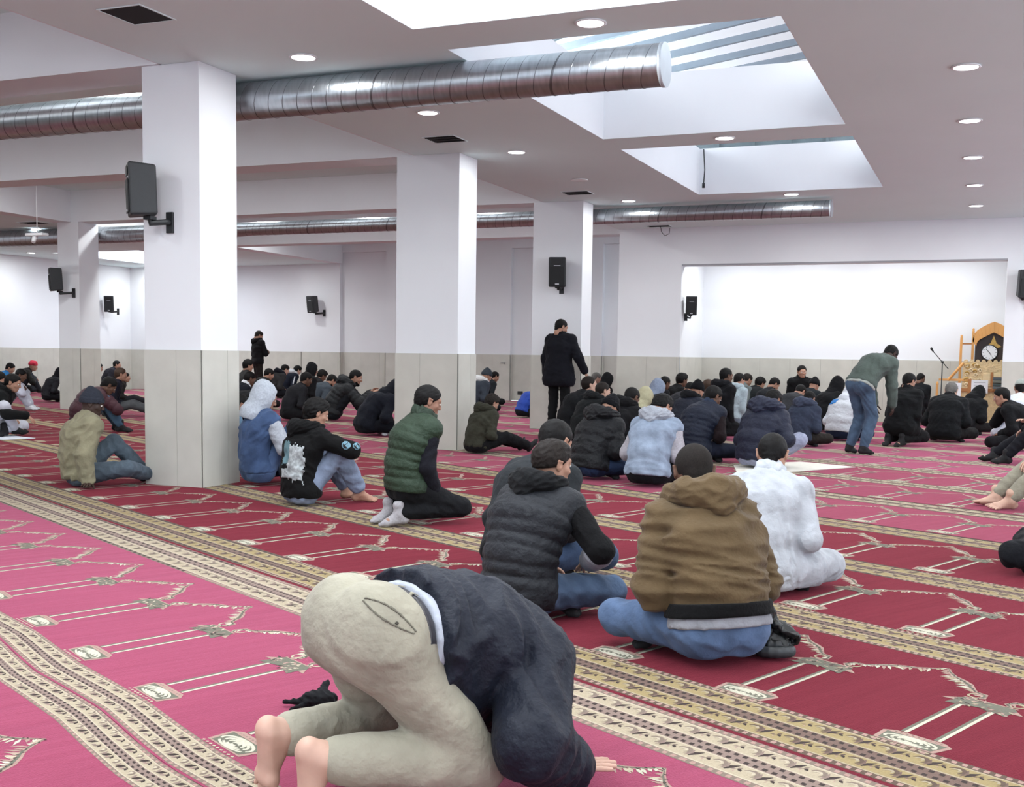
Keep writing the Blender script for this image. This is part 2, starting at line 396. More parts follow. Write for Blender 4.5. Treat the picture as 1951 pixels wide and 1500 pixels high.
# raised bays: hidden lights added close behind each near beam to brighten the bays
for y in (-1.5, 4.4, 9.1, 13.8, 18.4, 23.0):
    for x in (-8.3, -10.7, -13.1, -15.5): area_light('lamp', (x, y+.1, HC-.02), .25, CELL_W*(.5 if y > 20 else 1))
downlight(-18.17, 17.93, 'ceiling downlight beside the far left column')
downlight(-22.9, 22.4, 'ceiling downlight at the far end of the left aisle')
for p in ((-18.6, 6), (-22.6, 9), (-18.6, 11), (-18.6, 20.5), (-18.6, 24), (-22.9, 17.8), (-22.9, 13), (-17.7, 25.6), (-22.9, 26.7)):
    area_light('lamp', (p[0], p[1], H-.02), .19, LAMP_W)
# alcove lamps, hidden up behind the header
for x in (-4.6, -3.2, -1.8, -.5): area_light('lamp', (x, YA+.7, OZ+.38), .2, LAMP_W*.8)

# ================================================================== CEILING VENTS, CABLES
def vent(x, y, w, d, lab, slats=5, z=H):
    t = empty('ceiling_vent', (x, y, z), 0, lab, 'vent')
    b = MB(); b.box(-w/2, w/2, -d/2, d/2, -.004, -.001); b.build('opening', M_DARK, t)
    fr_ = MB(); e = .012
    for q in ((-w/2-e, w/2+e, -d/2-e, -d/2), (-w/2-e, w/2+e, d/2, d/2+e), (-w/2-e, -w/2, -d/2, d/2), (w/2, w/2+e, -d/2, d/2)): fr_.box(*q, -.008, -.001)
    fr_.build('frame', M_CEIL, t)
    for i in range(slats):
        s = MB(); yy = -d/2 + d*(i+.5)/slats; M = Matrix.Translation((0, yy, -.007)) @ Matrix.Rotation(.5, 4, 'X'); s.box(-w/2, w/2, -.012, .012, -.001, .001, 0, M)
        s.build('slat', mat('vent_slat', (70, 74, 76), .6, var=.1), t)
vent(-5.87, 6.79, .37, .38, 'dark square ceiling vent nearest the viewer at top left', 0)
vent(-5.84, 11.85, .38, .36, 'dark square ceiling vent with loose slats before the middle column', 3)
vent(-5.82, 16.35, .4, .34, 'small dark ceiling vent before the third column', 2)
vent(-5.80, 20.9, .42, .26, 'small dark ceiling vent above the pier at the hall end', 2)
vent(-17.4, 17.1, .5, .35, 'small dark ceiling vent beside the far left column', 2)
s = MB(); s.tube([(-5.75, 20.8, H-.01), (-5.73, 20.8, H-.12), (-5.66, 20.8, H-.2), (-5.58, 20.8, H-.16), (-5.57, 20.8, H-.05)], .006, 6)
tag(s.build('hanging_cable', M_BLACKP), 'short looped cable hanging from the ceiling vent at the hall end', 'cable')
s = MB(); s.tube([(-4.05, 16.95, 4.3), (-4.03, 16.97, 4.0), (-4.04, 16.96, 3.78)], .009, 6); s.tube([(-4.04, 16.96, 3.8), (-4.04, 16.96, 3.73)], .022, 8)
tag(s.build('hanging_cable', M_BLACKP), 'cable with a plug hanging in the corner of the far skylight', 'cable')
t = empty('ceiling_projector', (-16.2, 16.0, HC), 0, 'thin white rod with a small white fixture hanging at the left aisle', 'hanging fixture')
s = MB(); s.tube([(0, 0, 0), (0, 0, -.95)], .009, 8); s.build('rod', M_RING, t)
s = MB(); s.box(-.22, .2, -.08, .08, -1.0, -.95); s.build('arm', M_RING, t, bevel=.01)
s = MB(); s.tube([(-.05, 0, -1.0), (-.02, -.08, -1.12)], [.05, .035], 12); s.build('spotlight_head', M_RING, t)

# ================================================================== SPEAKERS
M_LOGO = mat('badge_silver', (190, 192, 195), .35, .5, var=.03)
def speaker(p, rz, tilt, wall_p, sc, lab):
    """p: box centre, wall_p: bracket plate centre on the wall"""
    t = empty('wall_speaker', wall_p, 0, lab, 'speaker', 'black wall speakers')
    R = Matrix.Translation(Vector(p)-Vector(wall_p)) @ Matrix.Rotation(rz, 4, 'Z') @ Matrix.Rotation(tilt, 4, 'X') @ Matrix.Scale(sc, 4)
    # trapezoid cabinet: front wide, back narrower
    def prof(w0, w1, y0, y1, z0, z1, mb, mi=0):
        vs = [(-w0, y0, z0), (w0, y0, z0), (w1, y1, z0+.015), (-w1, y1, z0+.015), (-w0, y0, z1), (w0, y0, z1), (w1, y1, z1-.015), (-w1, y1, z1-.015)]
        mb.add([R @ Vector(v) for v in vs], [(0, 3, 2, 1), (4, 5, 6, 7), (0, 1, 5, 4), (1, 2, 6, 5), (2, 3, 7, 6), (3, 0, 4, 7)], mi)
    c = MB(); prof(.135, .085, -.11, .12, -.225, .225, c); c.build('cabinet', M_BLACKP, t, bevel=.02*sc, seg=4)
    g = MB(); prof(.112, .112, -.122, -.108, -.2, .09, g); g.build('grille', M_GRILLE, t, bevel=.012*sc, seg=3)
    h = MB(); prof(.095, .06, -.12, -.108, .11, .2, h); h.build('horn', mat('horn_black', (14, 15, 17), .35, var=.1), t, bevel=.012*sc, seg=3)
    l = MB(); l.box(-.03, .03, -.126, -.12, -.185, -.165, 0, R); l.box(-.05, .05, -.114, -.108, .095, .104, 0, R); l.build('badge', M_LOGO, t)
    b = MB(); b.box(-.035*sc, .035*sc, -.025, .0, -.09*sc, .09*sc)
    q = R @ Vector((0, .06, -.23)); b.tube([(0, -.02, 0), (0, -.06*sc, 0), (q.x, q.y, -.02), (q.x, q.y, q.z)], .026*sc, 10)
    b.box(q.x-.04*sc, q.x+.04*sc, q.y-.04*sc, q.y+.04*sc, q.z-.02, q.z+.01)
    b.build('bracket', M_BLACKP, t, bevel=.004)
speaker((-6.72, 7.80, 2.555), -.78, .03, (-6.60, 8.03, 2.30), 1.0, 'black speaker mounted high on the nearest column')
speaker((-6.35, 16.98, 2.52), .25, .12, (-6.36, 17.2, 2.28), 1.05, 'black speaker on the column behind the standing man in the black coat')
speaker((-16.72, 16.95, 2.53), -.7, .06, (-16.50, 17.2, 2.28), 1.0, 'black speaker on the far left column')
speaker((-24.2+.45, 26.15, 2.52), .5, .12, (-23.7, 26.45, 2.3), 1.05, 'black speaker on the left aisle wall seen past the far left column')
speaker((-17.35, 27.02, 2.52), -.25, .12, (-17.15, 27.3, 2.28), 1.05, 'black speaker on the far wall, left of the middle column')
speaker((-5.30, 21.50, 2.19), .35, .12, (-5.42, 21.62, 1.97), .82, 'black speaker inside the left end of the alcove')
speaker((.53, 21.08, 2.52), .35, .12, (.58, 21.3, 2.28), 1.05, 'black speaker at the right edge of the picture, right of the alcove')

# small wall details
def small(name, lab, cat, boxes, m):
    b = MB()
    for q in boxes: b.box(*q)
    return tag(b.build(name, m, bevel=.002), lab, cat)
small('wall_socket', 'left of the two black floor-level sockets on the far wall behind the third column', 'socket', [(-11.32, -11.17, YW+.095, YW+.105, .16, .25)], M_BLACKP)
small('wall_socket', 'right of the two black floor-level sockets on the far wall behind the third column', 'socket', [(-11.05, -10.9, YW+.095, YW+.105, .16, .25)], M_BLACKP)
# ================================================================== PRAYER CARPETS
# laid askew to the room: rows run along direction C, worshippers face direction D
TH = 1.0866
PITCHC = 0.6568
U_AX = Vector((-math.sin(TH), math.cos(TH), 0)); V_AX = Vector((math.cos(TH), math.sin(TH), 0))
# carpet object frame: local x = v (towards the alcove), local y = u (leftwards)
ROT_C = TH

def pile_mat(name, rgb, sheen=.25, tint=(235, 110, 130)):
    m = bpy.data.materials.new(name)
    nt, N, L, b = nodes_of(m)
    tc = N.new('ShaderNodeTexCoord')
    mp = N.new('ShaderNodeMapping'); mp.inputs['Scale'].default_value = (1.0, 7.0, 1)
    L.new(tc.outputs['Object'], mp.inputs['Vector'])
    n1 = N.new('ShaderNodeTexNoise'); n1.inputs['Scale'].default_value = 1.7; n1.inputs['Detail'].default_value = 5
    n2 = N.new('ShaderNodeTexNoise'); n2.inputs['Scale'].default_value = 170; n2.inputs['Detail'].default_value = 3
    n3 = N.new('ShaderNodeTexNoise'); n3.inputs['Scale'].default_value = 1.1; n3.inputs['Detail'].default_value = 3
    L.new(mp.outputs['Vector'], n1.inputs['Vector']); L.new(tc.outputs['Object'], n2.inputs['Vector']); L.new(tc.outputs['Object'], n3.inputs['Vector'])
    c = srgb(*rgb)
    rp = N.new('ShaderNodeValToRGB')
    rp.color_ramp.elements[0].position = .3; rp.color_ramp.elements[1].position = .72
    rp.color_ramp.elements[0].color = (c[0]*.84, c[1]*.8, c[2]*.84, 1); rp.color_ramp.elements[1].color = (min(1, c[0]*1.13), c[1]*1.2, c[2]*1.17, 1)
    ad = N.new('ShaderNodeMath'); ad.operation = 'MULTIPLY_ADD'; ad.inputs[1].default_value = .45
    mx = N.new('ShaderNodeMath'); mx.operation = 'MULTIPLY'; mx.inputs[1].default_value = .6
    L.new(n2.outputs['Fac'], ad.inputs[0]); L.new(n1.outputs['Fac'], mx.inputs[0]); L.new(mx.outputs[0], ad.inputs[2])
    L.new(ad.outputs[0], rp.inputs['Fac']); L.new(rp.outputs['Color'], b.inputs['Base Color'])
    b.inputs['Roughness'].default_value = .95; b.inputs['Specular IOR Level'].default_value = .1
    b.inputs['Sheen Weight'].default_value = sheen; b.inputs['Sheen Roughness'].default_value = .5; b.inputs['Sheen Tint'].default_value = srgb(*tint)
    b1 = N.new('ShaderNodeBump'); b1.inputs['Distance'].default_value = .02; b1.inputs['Strength'].default_value = .35
    b2 = N.new('ShaderNodeBump'); b2.inputs['Distance'].default_value = .004; b2.inputs['Strength'].default_value = .6
    L.new(n1.outputs['Fac'], b1.inputs['Height']); L.new(n2.outputs['Fac'], b2.inputs['Height'])
    L.new(b1.outputs['Normal'], b2.inputs['Normal']); L.new(b2.outputs['Normal'], b.inputs['Normal'])
    return m
def yarn(name, rgb): return mat(name, rgb, .95, var=.12, vscale=150, bump=.003, bscale=220, sheen=.15, sheen_tint=(240, 225, 215), spec=.1)

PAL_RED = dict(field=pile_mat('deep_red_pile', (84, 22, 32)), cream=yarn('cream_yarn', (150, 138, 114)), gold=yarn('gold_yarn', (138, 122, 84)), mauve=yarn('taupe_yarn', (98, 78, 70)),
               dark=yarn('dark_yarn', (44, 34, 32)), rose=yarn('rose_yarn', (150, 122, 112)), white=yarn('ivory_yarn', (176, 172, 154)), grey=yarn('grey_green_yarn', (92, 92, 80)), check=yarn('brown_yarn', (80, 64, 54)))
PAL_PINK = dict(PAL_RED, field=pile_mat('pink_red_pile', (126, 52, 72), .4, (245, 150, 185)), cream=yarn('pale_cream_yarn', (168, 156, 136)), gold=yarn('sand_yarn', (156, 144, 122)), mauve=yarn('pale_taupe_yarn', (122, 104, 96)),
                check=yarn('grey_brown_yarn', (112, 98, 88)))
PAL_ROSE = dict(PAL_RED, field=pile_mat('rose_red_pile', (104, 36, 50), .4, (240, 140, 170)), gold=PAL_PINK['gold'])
KEYS = ['field', 'cream', 'gold', 'mauve', 'dark', 'rose', 'white', 'grey', 'check']
KI = {k: i for i, k in enumerate(KEYS)}

class Rug:
    """flat mosaic in (v,u); later layers lie a fraction of a millimetre higher"""
    def __init__(s, warp=None): s.V = []; s.Fc = []; s.M = []; s.warp = warp
    def poly(s, pts, key, lay):
        k = len(s.V); z = lay*.0004+(len(s.Fc) % 60)*5e-6
        for (v, u) in pts:
            if s.warp: v = v + s.warp(v, u)
            s.V.append((v, u, z))
        s.Fc.append(tuple(range(k, k+len(pts)))); s.M.append(KI[key])
    def strip(s, v0, v1, u0, u1, key, lay, n=1):
        for i in range(n):
            a = u0+(u1-u0)*i/n; b = u0+(u1-u0)*(i+1)/n
            s.poly([(v0, a), (v1, a), (v1, b), (v0, b)], key, lay)
    def stroke(s, pts, w, key, lay):
        n = len(pts); ws = w if isinstance(w, (list, tuple)) else [w]*n
        L_, R_ = [], []
        for i, (v, u) in enumerate(pts):
            a = pts[max(i-1, 0)]; b = pts[min(i+1, n-1)]
            dv, du = b[0]-a[0], b[1]-a[1]; l = math.hypot(dv, du) or 1; nv, nu = -du/l*ws[i]/2, dv/l*ws[i]/2
            L_.append((v+nv, u+nu)); R_.append((v-nv, u-nu))
        for i in range(n-1): s.poly([L_[i], R_[i], R_[i+1], L_[i+1]], key, lay)
    def leaf(s, v, u, a, l, w, key, lay):
        c_, s_ = math.cos(a), math.sin(a)
        P_ = [(0, 0), (l*.45, w/2), (l, 0), (l*.45, -w/2)]
        s.poly([(v+x*c_-y*s_, u+x*s_+y*c_) for x, y in P_], key, lay)

def arc(v, u, r, a0, a1, n=6, sq=1): return [(v+r*math.cos(a0+(a1-a0)*i/n)*sq, u+r*math.sin(a0+(a1-a0)*i/n)) for i in range(n+1)]

def double_band(g, v0, wid, u0, u1, lod, ph=0.0):
    """two scroll stripes between checked edges, total width wid"""
    e = wid
    st = [(0, .10, 'check'), (.10, .125, 'cream'), (.125, .37, 'gold'), (.37, .395, 'cream'), (.395, .605, 'mauve'), (.605, .63, 'cream'), (.63, .875, 'gold'), (.875, .90, 'cream'), (.90, 1, 'check')]
    n = max(1, int((u1-u0)/.25))
    for a, b, k in st: g.strip(v0+a*e, v0+b*e, u0, u1, k, 1, n)
    if lod >= 3: return
    # checks
    sp = .034 if lod == 0 else .07
    for vc, hw in ((v0+.05*e, .032*e), (v0+.95*e, .032*e), (v0+.44*e, .028*e), (v0+.56*e, .028*e)):
        u = u0
        while u < u1:
            g.poly([(vc-hw, u), (vc+hw, u+sp*.12), (vc+hw, u+sp*.62), (vc-hw, u+sp*.5)], 'rose' if (vc in (v0+.05*e, v0+.95*e)) and lod == 0 else 'dark', 2)
            u += sp
    un = .118; hw = .11*e
    for vc in (v0+.2475*e, v0+.7525*e):
        u = u0+ph
        while u < u1-un:
            if lod <= 1:
                g.stroke([(vc+hw*.9, u), (vc+hw*.2, u+un*.10), (vc-hw*.7, u+un*.16)], [.003, .020, .005], 'dark', 2)
                g.stroke([(vc-hw*.85, u+un*.26), (vc, u+un*.22), (vc+hw*.8, u+un*.30)], [.003, .014, .004], 'mauve', 2)
                g.stroke(arc(vc, u+un*.52, hw*.75, -2.4, 1.2, 6), [.004, .011, .014, .015, .013, .010, .004], 'check', 2)
                g.stroke(arc(vc+.002, u+un*.52, hw*.38, -2.2, 1.6, 4), [.003, .009, .011, .009, .003], 'cream', 3)
                if lod == 0:
                    g.leaf(vc-hw*.2, u+un*.74, .9, .030, .014, 'dark', 2); g.leaf(vc+hw*.7, u+un*.86, 2.8, .026, .012, 'check', 2); g.leaf(vc+hw*.1, u+un*.93, 2.1, .022, .010, 'mauve', 2)
                    g.leaf(vc-hw*.6, u+un*.92, .2, .014, .006, 'rose', 2)
            else:
                g.poly([(vc-hw*.7, u), (vc+hw*.7, u+un*.1), (vc+hw*.5, u+un*.3), (vc-hw*.7, u+un*.22)], 'dark', 2)
                g.poly([(vc-hw*.4, u+un*.5), (vc+hw*.6, u+un*.5), (vc+hw*.2, u+un*.75)], 'mauve', 2)
            u += un

def niche(g, cv, cu, lod):
    """one column with capital and base at cap centre (cv,cu) and the arch to the next one"""
    bu = cu-.045
    # shaft lines
    for s_ in (-1, 1):
        a = (cv-.47, bu+s_*.058); b = (cv-.035, cu+.0+s_*.058)
        g.stroke([a, b], .013, 'white', 2)
        if lod < 3:
            g.stroke([(a[0], a[1]+.013), (b[0], b[1]+.013)], .012, 'grey', 2)
    # base: nested shells between checked blocks
    g.poly([(cv-.585, bu-.105), (cv-.585, bu+.105), (cv-.50, bu+.12), (cv-.475, bu+.085), (cv-.475, bu-.085), (cv-.50, bu-.12)], 'rose' if lod < 2 else 'cream', 2)
    if lod < 3:
        g.poly([(cv-.578, bu-.09), (cv-.578, bu+.09), (cv-.50, bu+.105), (cv-.50, bu-.105)], 'grey', 3)
        for rr in (.16, .40, .64, .90):
            el_ = [(cv-.540+.036*rr*math.sin(a_), bu+.098*rr*math.cos(a_)) for a_ in np.linspace(-.4, PI+.4, 13)]
            g.stroke(el_, .0105, 'white', 4)
            el_ = [(cv-.548-.030*rr*math.sin(a_), bu+.094*rr*math.cos(a_)) for a_ in np.linspace(.5, PI-.5, 7)]
            g.stroke(el_, .008, 'white', 4)
        if lod == 0:
            for k in range(9): g.leaf(cv-.488, bu-.085+k*.02, PI/2, .012, .008, 'mauve', 3); g.leaf(cv-.598, bu-.10+k*.024, PI/2, .016, .012, 'cream', 3)
    # capital: serrated dark lozenge block
    z = [(cv-.045, cu-.06), (cv-.06, cu-.11), (cv-.01, cu-.105), (cv-.012, cu-.15), (cv+.025, cu-.11), (cv+.05, cu-.09), (cv+.05, cu+.09), (cv+.025, cu+.11), (cv-.012, cu+.15), (cv-.01, cu+.105), (cv-.06, cu+.11), (cv-.045, cu+.06)]
    g.poly(z[:1]+z[1:3]+[(cv+.025, cu-.11), (cv+.05, cu-.09), (cv+.05, cu), (cv-.03, cu)], 'grey', 3)
    g.poly([(cv+.05, cu), (cv+.05, cu+.09), (cv+.025, cu+.11), z[9], z[10], z[11], (cv-.03, cu)], 'grey', 3)
    g.poly([z[2], z[3], z[4]], 'rose', 3); g.poly([z[7], z[8], z[9]], 'rose', 3)
    g.stroke([(cv+.052, cu-.10), (cv+.052, cu+.10)], .007, 'rose', 4)
    if lod < 3:
        rnd = random.Random(int(cu*100))
        for k in range(34 if lod < 2 else 8):
            g.leaf(cv+rnd.uniform(-.045, .04), cu+rnd.uniform(-.1, .1), rnd.uniform(0, 6), rnd.uniform(.016, .04), .012, rnd.choice(['cream', 'rose', 'mauve', 'dark', 'check', 'cream']), 4)
    # arch halves
    for s_ in (-1, 1):
        A = [(cv+.05, cu+s_*.075), (cv+.085, cu+s_*.045), (cv+.125, cu+s_*.06), (cv+.135, cu+s_*.10), (cv+.165, cu+s_*.13), (cv+.205, cu+s_*.165), (cv+.235, cu+s_*.205), (cv+.262, cu+s_*.25), (cv+.30, cu+s_*.29), (cv+.352, cu+s_*.3284)]
        W = [.014, .024, .026, .018, .026, .036, .032, .022, .016, .005]
        if lod >= 3: g.stroke(A[::3]+[A[-1]], .028, 'rose', 2); continue
        g.stroke(A, [w_*1.0 for w_ in W], 'rose', 2)
        g.stroke(arc(cv+.095, cu+s_*.075, .028, 0, 5.2, 9), .009, 'cream', 3)
        if lod < 2:
            g.stroke(A, [w_*.35 for w_ in W], 'grey', 3)
            rnd = random.Random(int(cu*57)+s_)
            for i in range(len(A)-1):
                for q in (.2, .55, .85):
                    v = A[i][0]+(A[i+1][0]-A[i][0])*q; u = A[i][1]+(A[i+1][1]-A[i][1])*q
                    big = .050 if 3 < i < 8 else .030
                    g.leaf(v, u, math.atan2(s_*1.2, -1.1)+rnd.uniform(-.5, .5), big*rnd.uniform(.8, 1.3), .015, rnd.choice(['cream', 'rose', 'white']), 2.5)
                    if lod == 0: g.leaf(v, u, rnd.uniform(0, 6), .014, .006, 'dark', 4)
        else:
            g.stroke(A, [w_*1.3 for w_ in W], 'rose', 2)

def clip_poly(pts, rect):
    x0, x1, y0, y1 = rect
    def cl(p, inside, inter):
        out = []
        for i in range(len(p)):
            a, b = p[i-1], p[i]
            ia, ib = inside(a), inside(b)
            if ia != ib: out.append(inter(a, b))
            if ib: out.append(b)
        return out
    for ax, val, sgn in ((0, x0, 1), (0, x1, -1), (1, y0, 1), (1, y1, -1)):
        if not pts: return pts
        pts = cl(pts, lambda p: (p[ax]-val)*sgn >= 0, lambda a, b: tuple(a[k]+(b[k]-a[k])*((val-a[ax])/(b[ax]-a[ax])) for k in range(len(a))))
    return pts
ROOMS = [(XL+.12, -5.5, Y0+.05, YW-.02), (-5.5, XR-.02, Y0+.05, YA-.02), (-5.44, .235, YA-.02, YA+.26), (-5.44, .98, YA+.26, YB-.03)]

def build_rug(g, name, pal, lab, thick=.01):
    """clip to the room, write as one mesh with a slab edge"""
    cs, sn = math.cos(ROT_C), math.sin(ROT_C)
    V, Fc, M = [], [], []
    for f_, mi in zip(g.Fc, g.M):
        P3 = [g.V[i] for i in f_]
        W = [(v*cs-u*sn, v*sn+u*cs, z) for v, u, z in P3]
        for R_ in ROOMS:
            xs_, ys_ = [p[0] for p in W], [p[1] for p in W]
            if max(xs_) < R_[0] or min(xs_) > R_[1] or max(ys_) < R_[2] or min(ys_) > R_[3]: continue
            ins = min(xs_) >= R_[0] and max(xs_) <= R_[1] and min(ys_) >= R_[2] and max(ys_) <= R_[3]
            Q = W if ins else clip_poly(W, R_)
            if len(Q) < 3: continue
            k = len(V); V += [(x*cs+y*sn, -x*sn+y*cs, z) for x, y, z in Q]
            Fc.append(tuple(range(k, k+len(Q)))); M.append(mi)
            if ins: break
    if not V: return None
    me = bpy.data.meshes.new(name); me.from_pydata(V, [], Fc); me.update()
    # all faces up
    me.polygons.foreach_set('material_index', M)
    bm = bmesh.new(); bm.from_mesh(me)
    for f_ in bm.faces:
        if f_.normal.z < 0: f_.normal_flip()
    bm.to_mesh(me); bm.free()
    o = link(name, me, [pal[k] for k in KEYS]); o.rotation_euler = (0, 0, ROT_C); o.location = (0, 0, .0)
    tag(o, lab, 'carpet'); return o

def carpet_row(cap, u0cap, band_lo, band_hi, pal, lab, urange, lodf, warp=None, ext=.002):
    """cap: v of the capitals; band_lo/band_hi: (v0,width) or None"""
    g = Rug(warp)
    ua, ub = urange
    lo = band_lo[0] if band_lo else cap-.61
    hi = band_hi[0]+band_hi[1] if band_hi else cap+.44
    g.strip(lo-ext, hi+.002, ua, ub, 'field', 0, int((ub-ua)/.25))
    for bnd in (band_lo, band_hi):
        if bnd:
            # split by distance for detail
            seg = ua
            while seg < ub:
                e = min(ub, seg+1.2); double_band(g, bnd[0], bnd[1], seg, e, lodf(bnd[0], (seg+e)/2)); seg = e
    k0 = math.floor((ua-u0cap)/PITCHC); k1 = math.ceil((ub-u0cap)/PITCHC)
    for k in range(k0, k1):
        u = u0cap+k*PITCHC
        niche(g, cap, u, lodf(cap, u))
    return build_rug(g, 'prayer_carpet', pal, lab)

def lodf(v, u):
    x = v*math.cos(TH)-u*math.sin(TH); y = v*math.sin(TH)+u*math.cos(TH)
    d = -x*.384+y*.923
    side = abs(x*.923+y*.384)
    if d < .6 or side > d*.6+1.2: return 3
    return 0 if d < 6 else 1 if d < 9.5 else 2 if d < 14 else 3

wv1 = lambda v, u: .016*math.sin(u*5.3+.6)*math.exp(-((v-1.29)/.25)**2)
BW = .325
carpet_row(-.67, 3.85, None, (-.23, .15), PAL_PINK, 'pink carpet row under the viewer', (-6, 35), lodf)
carpet_row(.709, 3.85, (-.06, .15), (1.135, .145), PAL_PINK, 'pink carpet row at the bottom left corner, before the wavy light border', (-5, 35), lodf, wv1, .016)
carpet_row(2.054, 3.827, (1.292, .155), (2.487, .315), PAL_PINK, 'broad pink carpet row under the kneeling man in beige trousers', (-5, 35), lodf, wv1, .0085)
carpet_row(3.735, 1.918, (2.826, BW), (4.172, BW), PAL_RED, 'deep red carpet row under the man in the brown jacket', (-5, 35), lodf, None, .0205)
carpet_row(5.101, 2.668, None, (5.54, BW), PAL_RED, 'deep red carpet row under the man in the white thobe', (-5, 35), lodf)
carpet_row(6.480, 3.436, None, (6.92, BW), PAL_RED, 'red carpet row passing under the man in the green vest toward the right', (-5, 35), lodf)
carpet_row(7.873, 4.175, None, (8.31, .35), PAL_ROSE, 'rosy red carpet row in front of the pale denim jacket', (-5, 35), lodf)
carpet_row(9.286, 4.911, None, (9.72, .34), PAL_ROSE, 'rosy red carpet row beside the white mat', (-5, 35), lodf)
carpet_row(10.628, 5.573, None, (11.06, .34), PAL_ROSE, 'rosy carpet row just beyond the white mat', (-5, 35), lodf)
fl = ['pink carpet row under the bending man in jeans', 'pink carpet row where the two black-coated men kneel', 'pink carpet row through the middle of the seated crowd', 'pink carpet row toward the alcove opening', 'pink carpet row crossing into the alcove', 'pink carpet row ending at the alcove back wall', 'pink carpet row far behind the crowd', 'pink carpet row second from the far corner', 'pink carpet row in the far corner', 'pink carpet strip at the far end']
for i, lb in enumerate(fl):
    carpet_row(12.0+i*1.38, 5.4+.15*i, None, (12.44+i*1.38, .33), PAL_PINK, lb, (-6, 35), lodf)
# white mat
def floor_mat(name, corners, rgb, lab, cat):
    m_ = MB(); n = len(corners)
    vs = [(x, y, .003) for x, y in corners]+[(x, y, .010) for x, y in corners]
    m_.add(vs, [tuple(reversed(range(n))), tuple(range(n, 2*n))]+[(i, (i+1) % n, n+(i+1) % n, n+i) for i in range(n)])
    return tag(m_.build(name, mat(name+'_felt', rgb, .9, var=.05, vscale=20, bump=.004, bscale=30)), lab, cat)
# ================================================================== PEOPLE: skeletons
def v3(*a): return np.array(a, float)
def nrm(a): return a/(np.linalg.norm(a)+1e-9)
def ik(a, c, l1, l2, hint):
    """middle joint between a and c, bent toward hint; c is pulled in when out of reach"""
    d = c-a; L = np.linalg.norm(d); mx = (l1+l2)*.995
    if L > mx: c = a+d/L*mx; L = mx; d = c-a
    L = max(L, abs(l1-l2)+.02)
    x = (l1*l1-l2*l2+L*L)/(2*L); hgt = math.sqrt(max(l1*l1-x*x, 1e-6)); u = nrm(d)
    h = hint-u*np.dot(hint, u)
    return a+u*x+nrm(h)*hgt, c
UA, FA, TG, SN = .285, .255, .43, .41

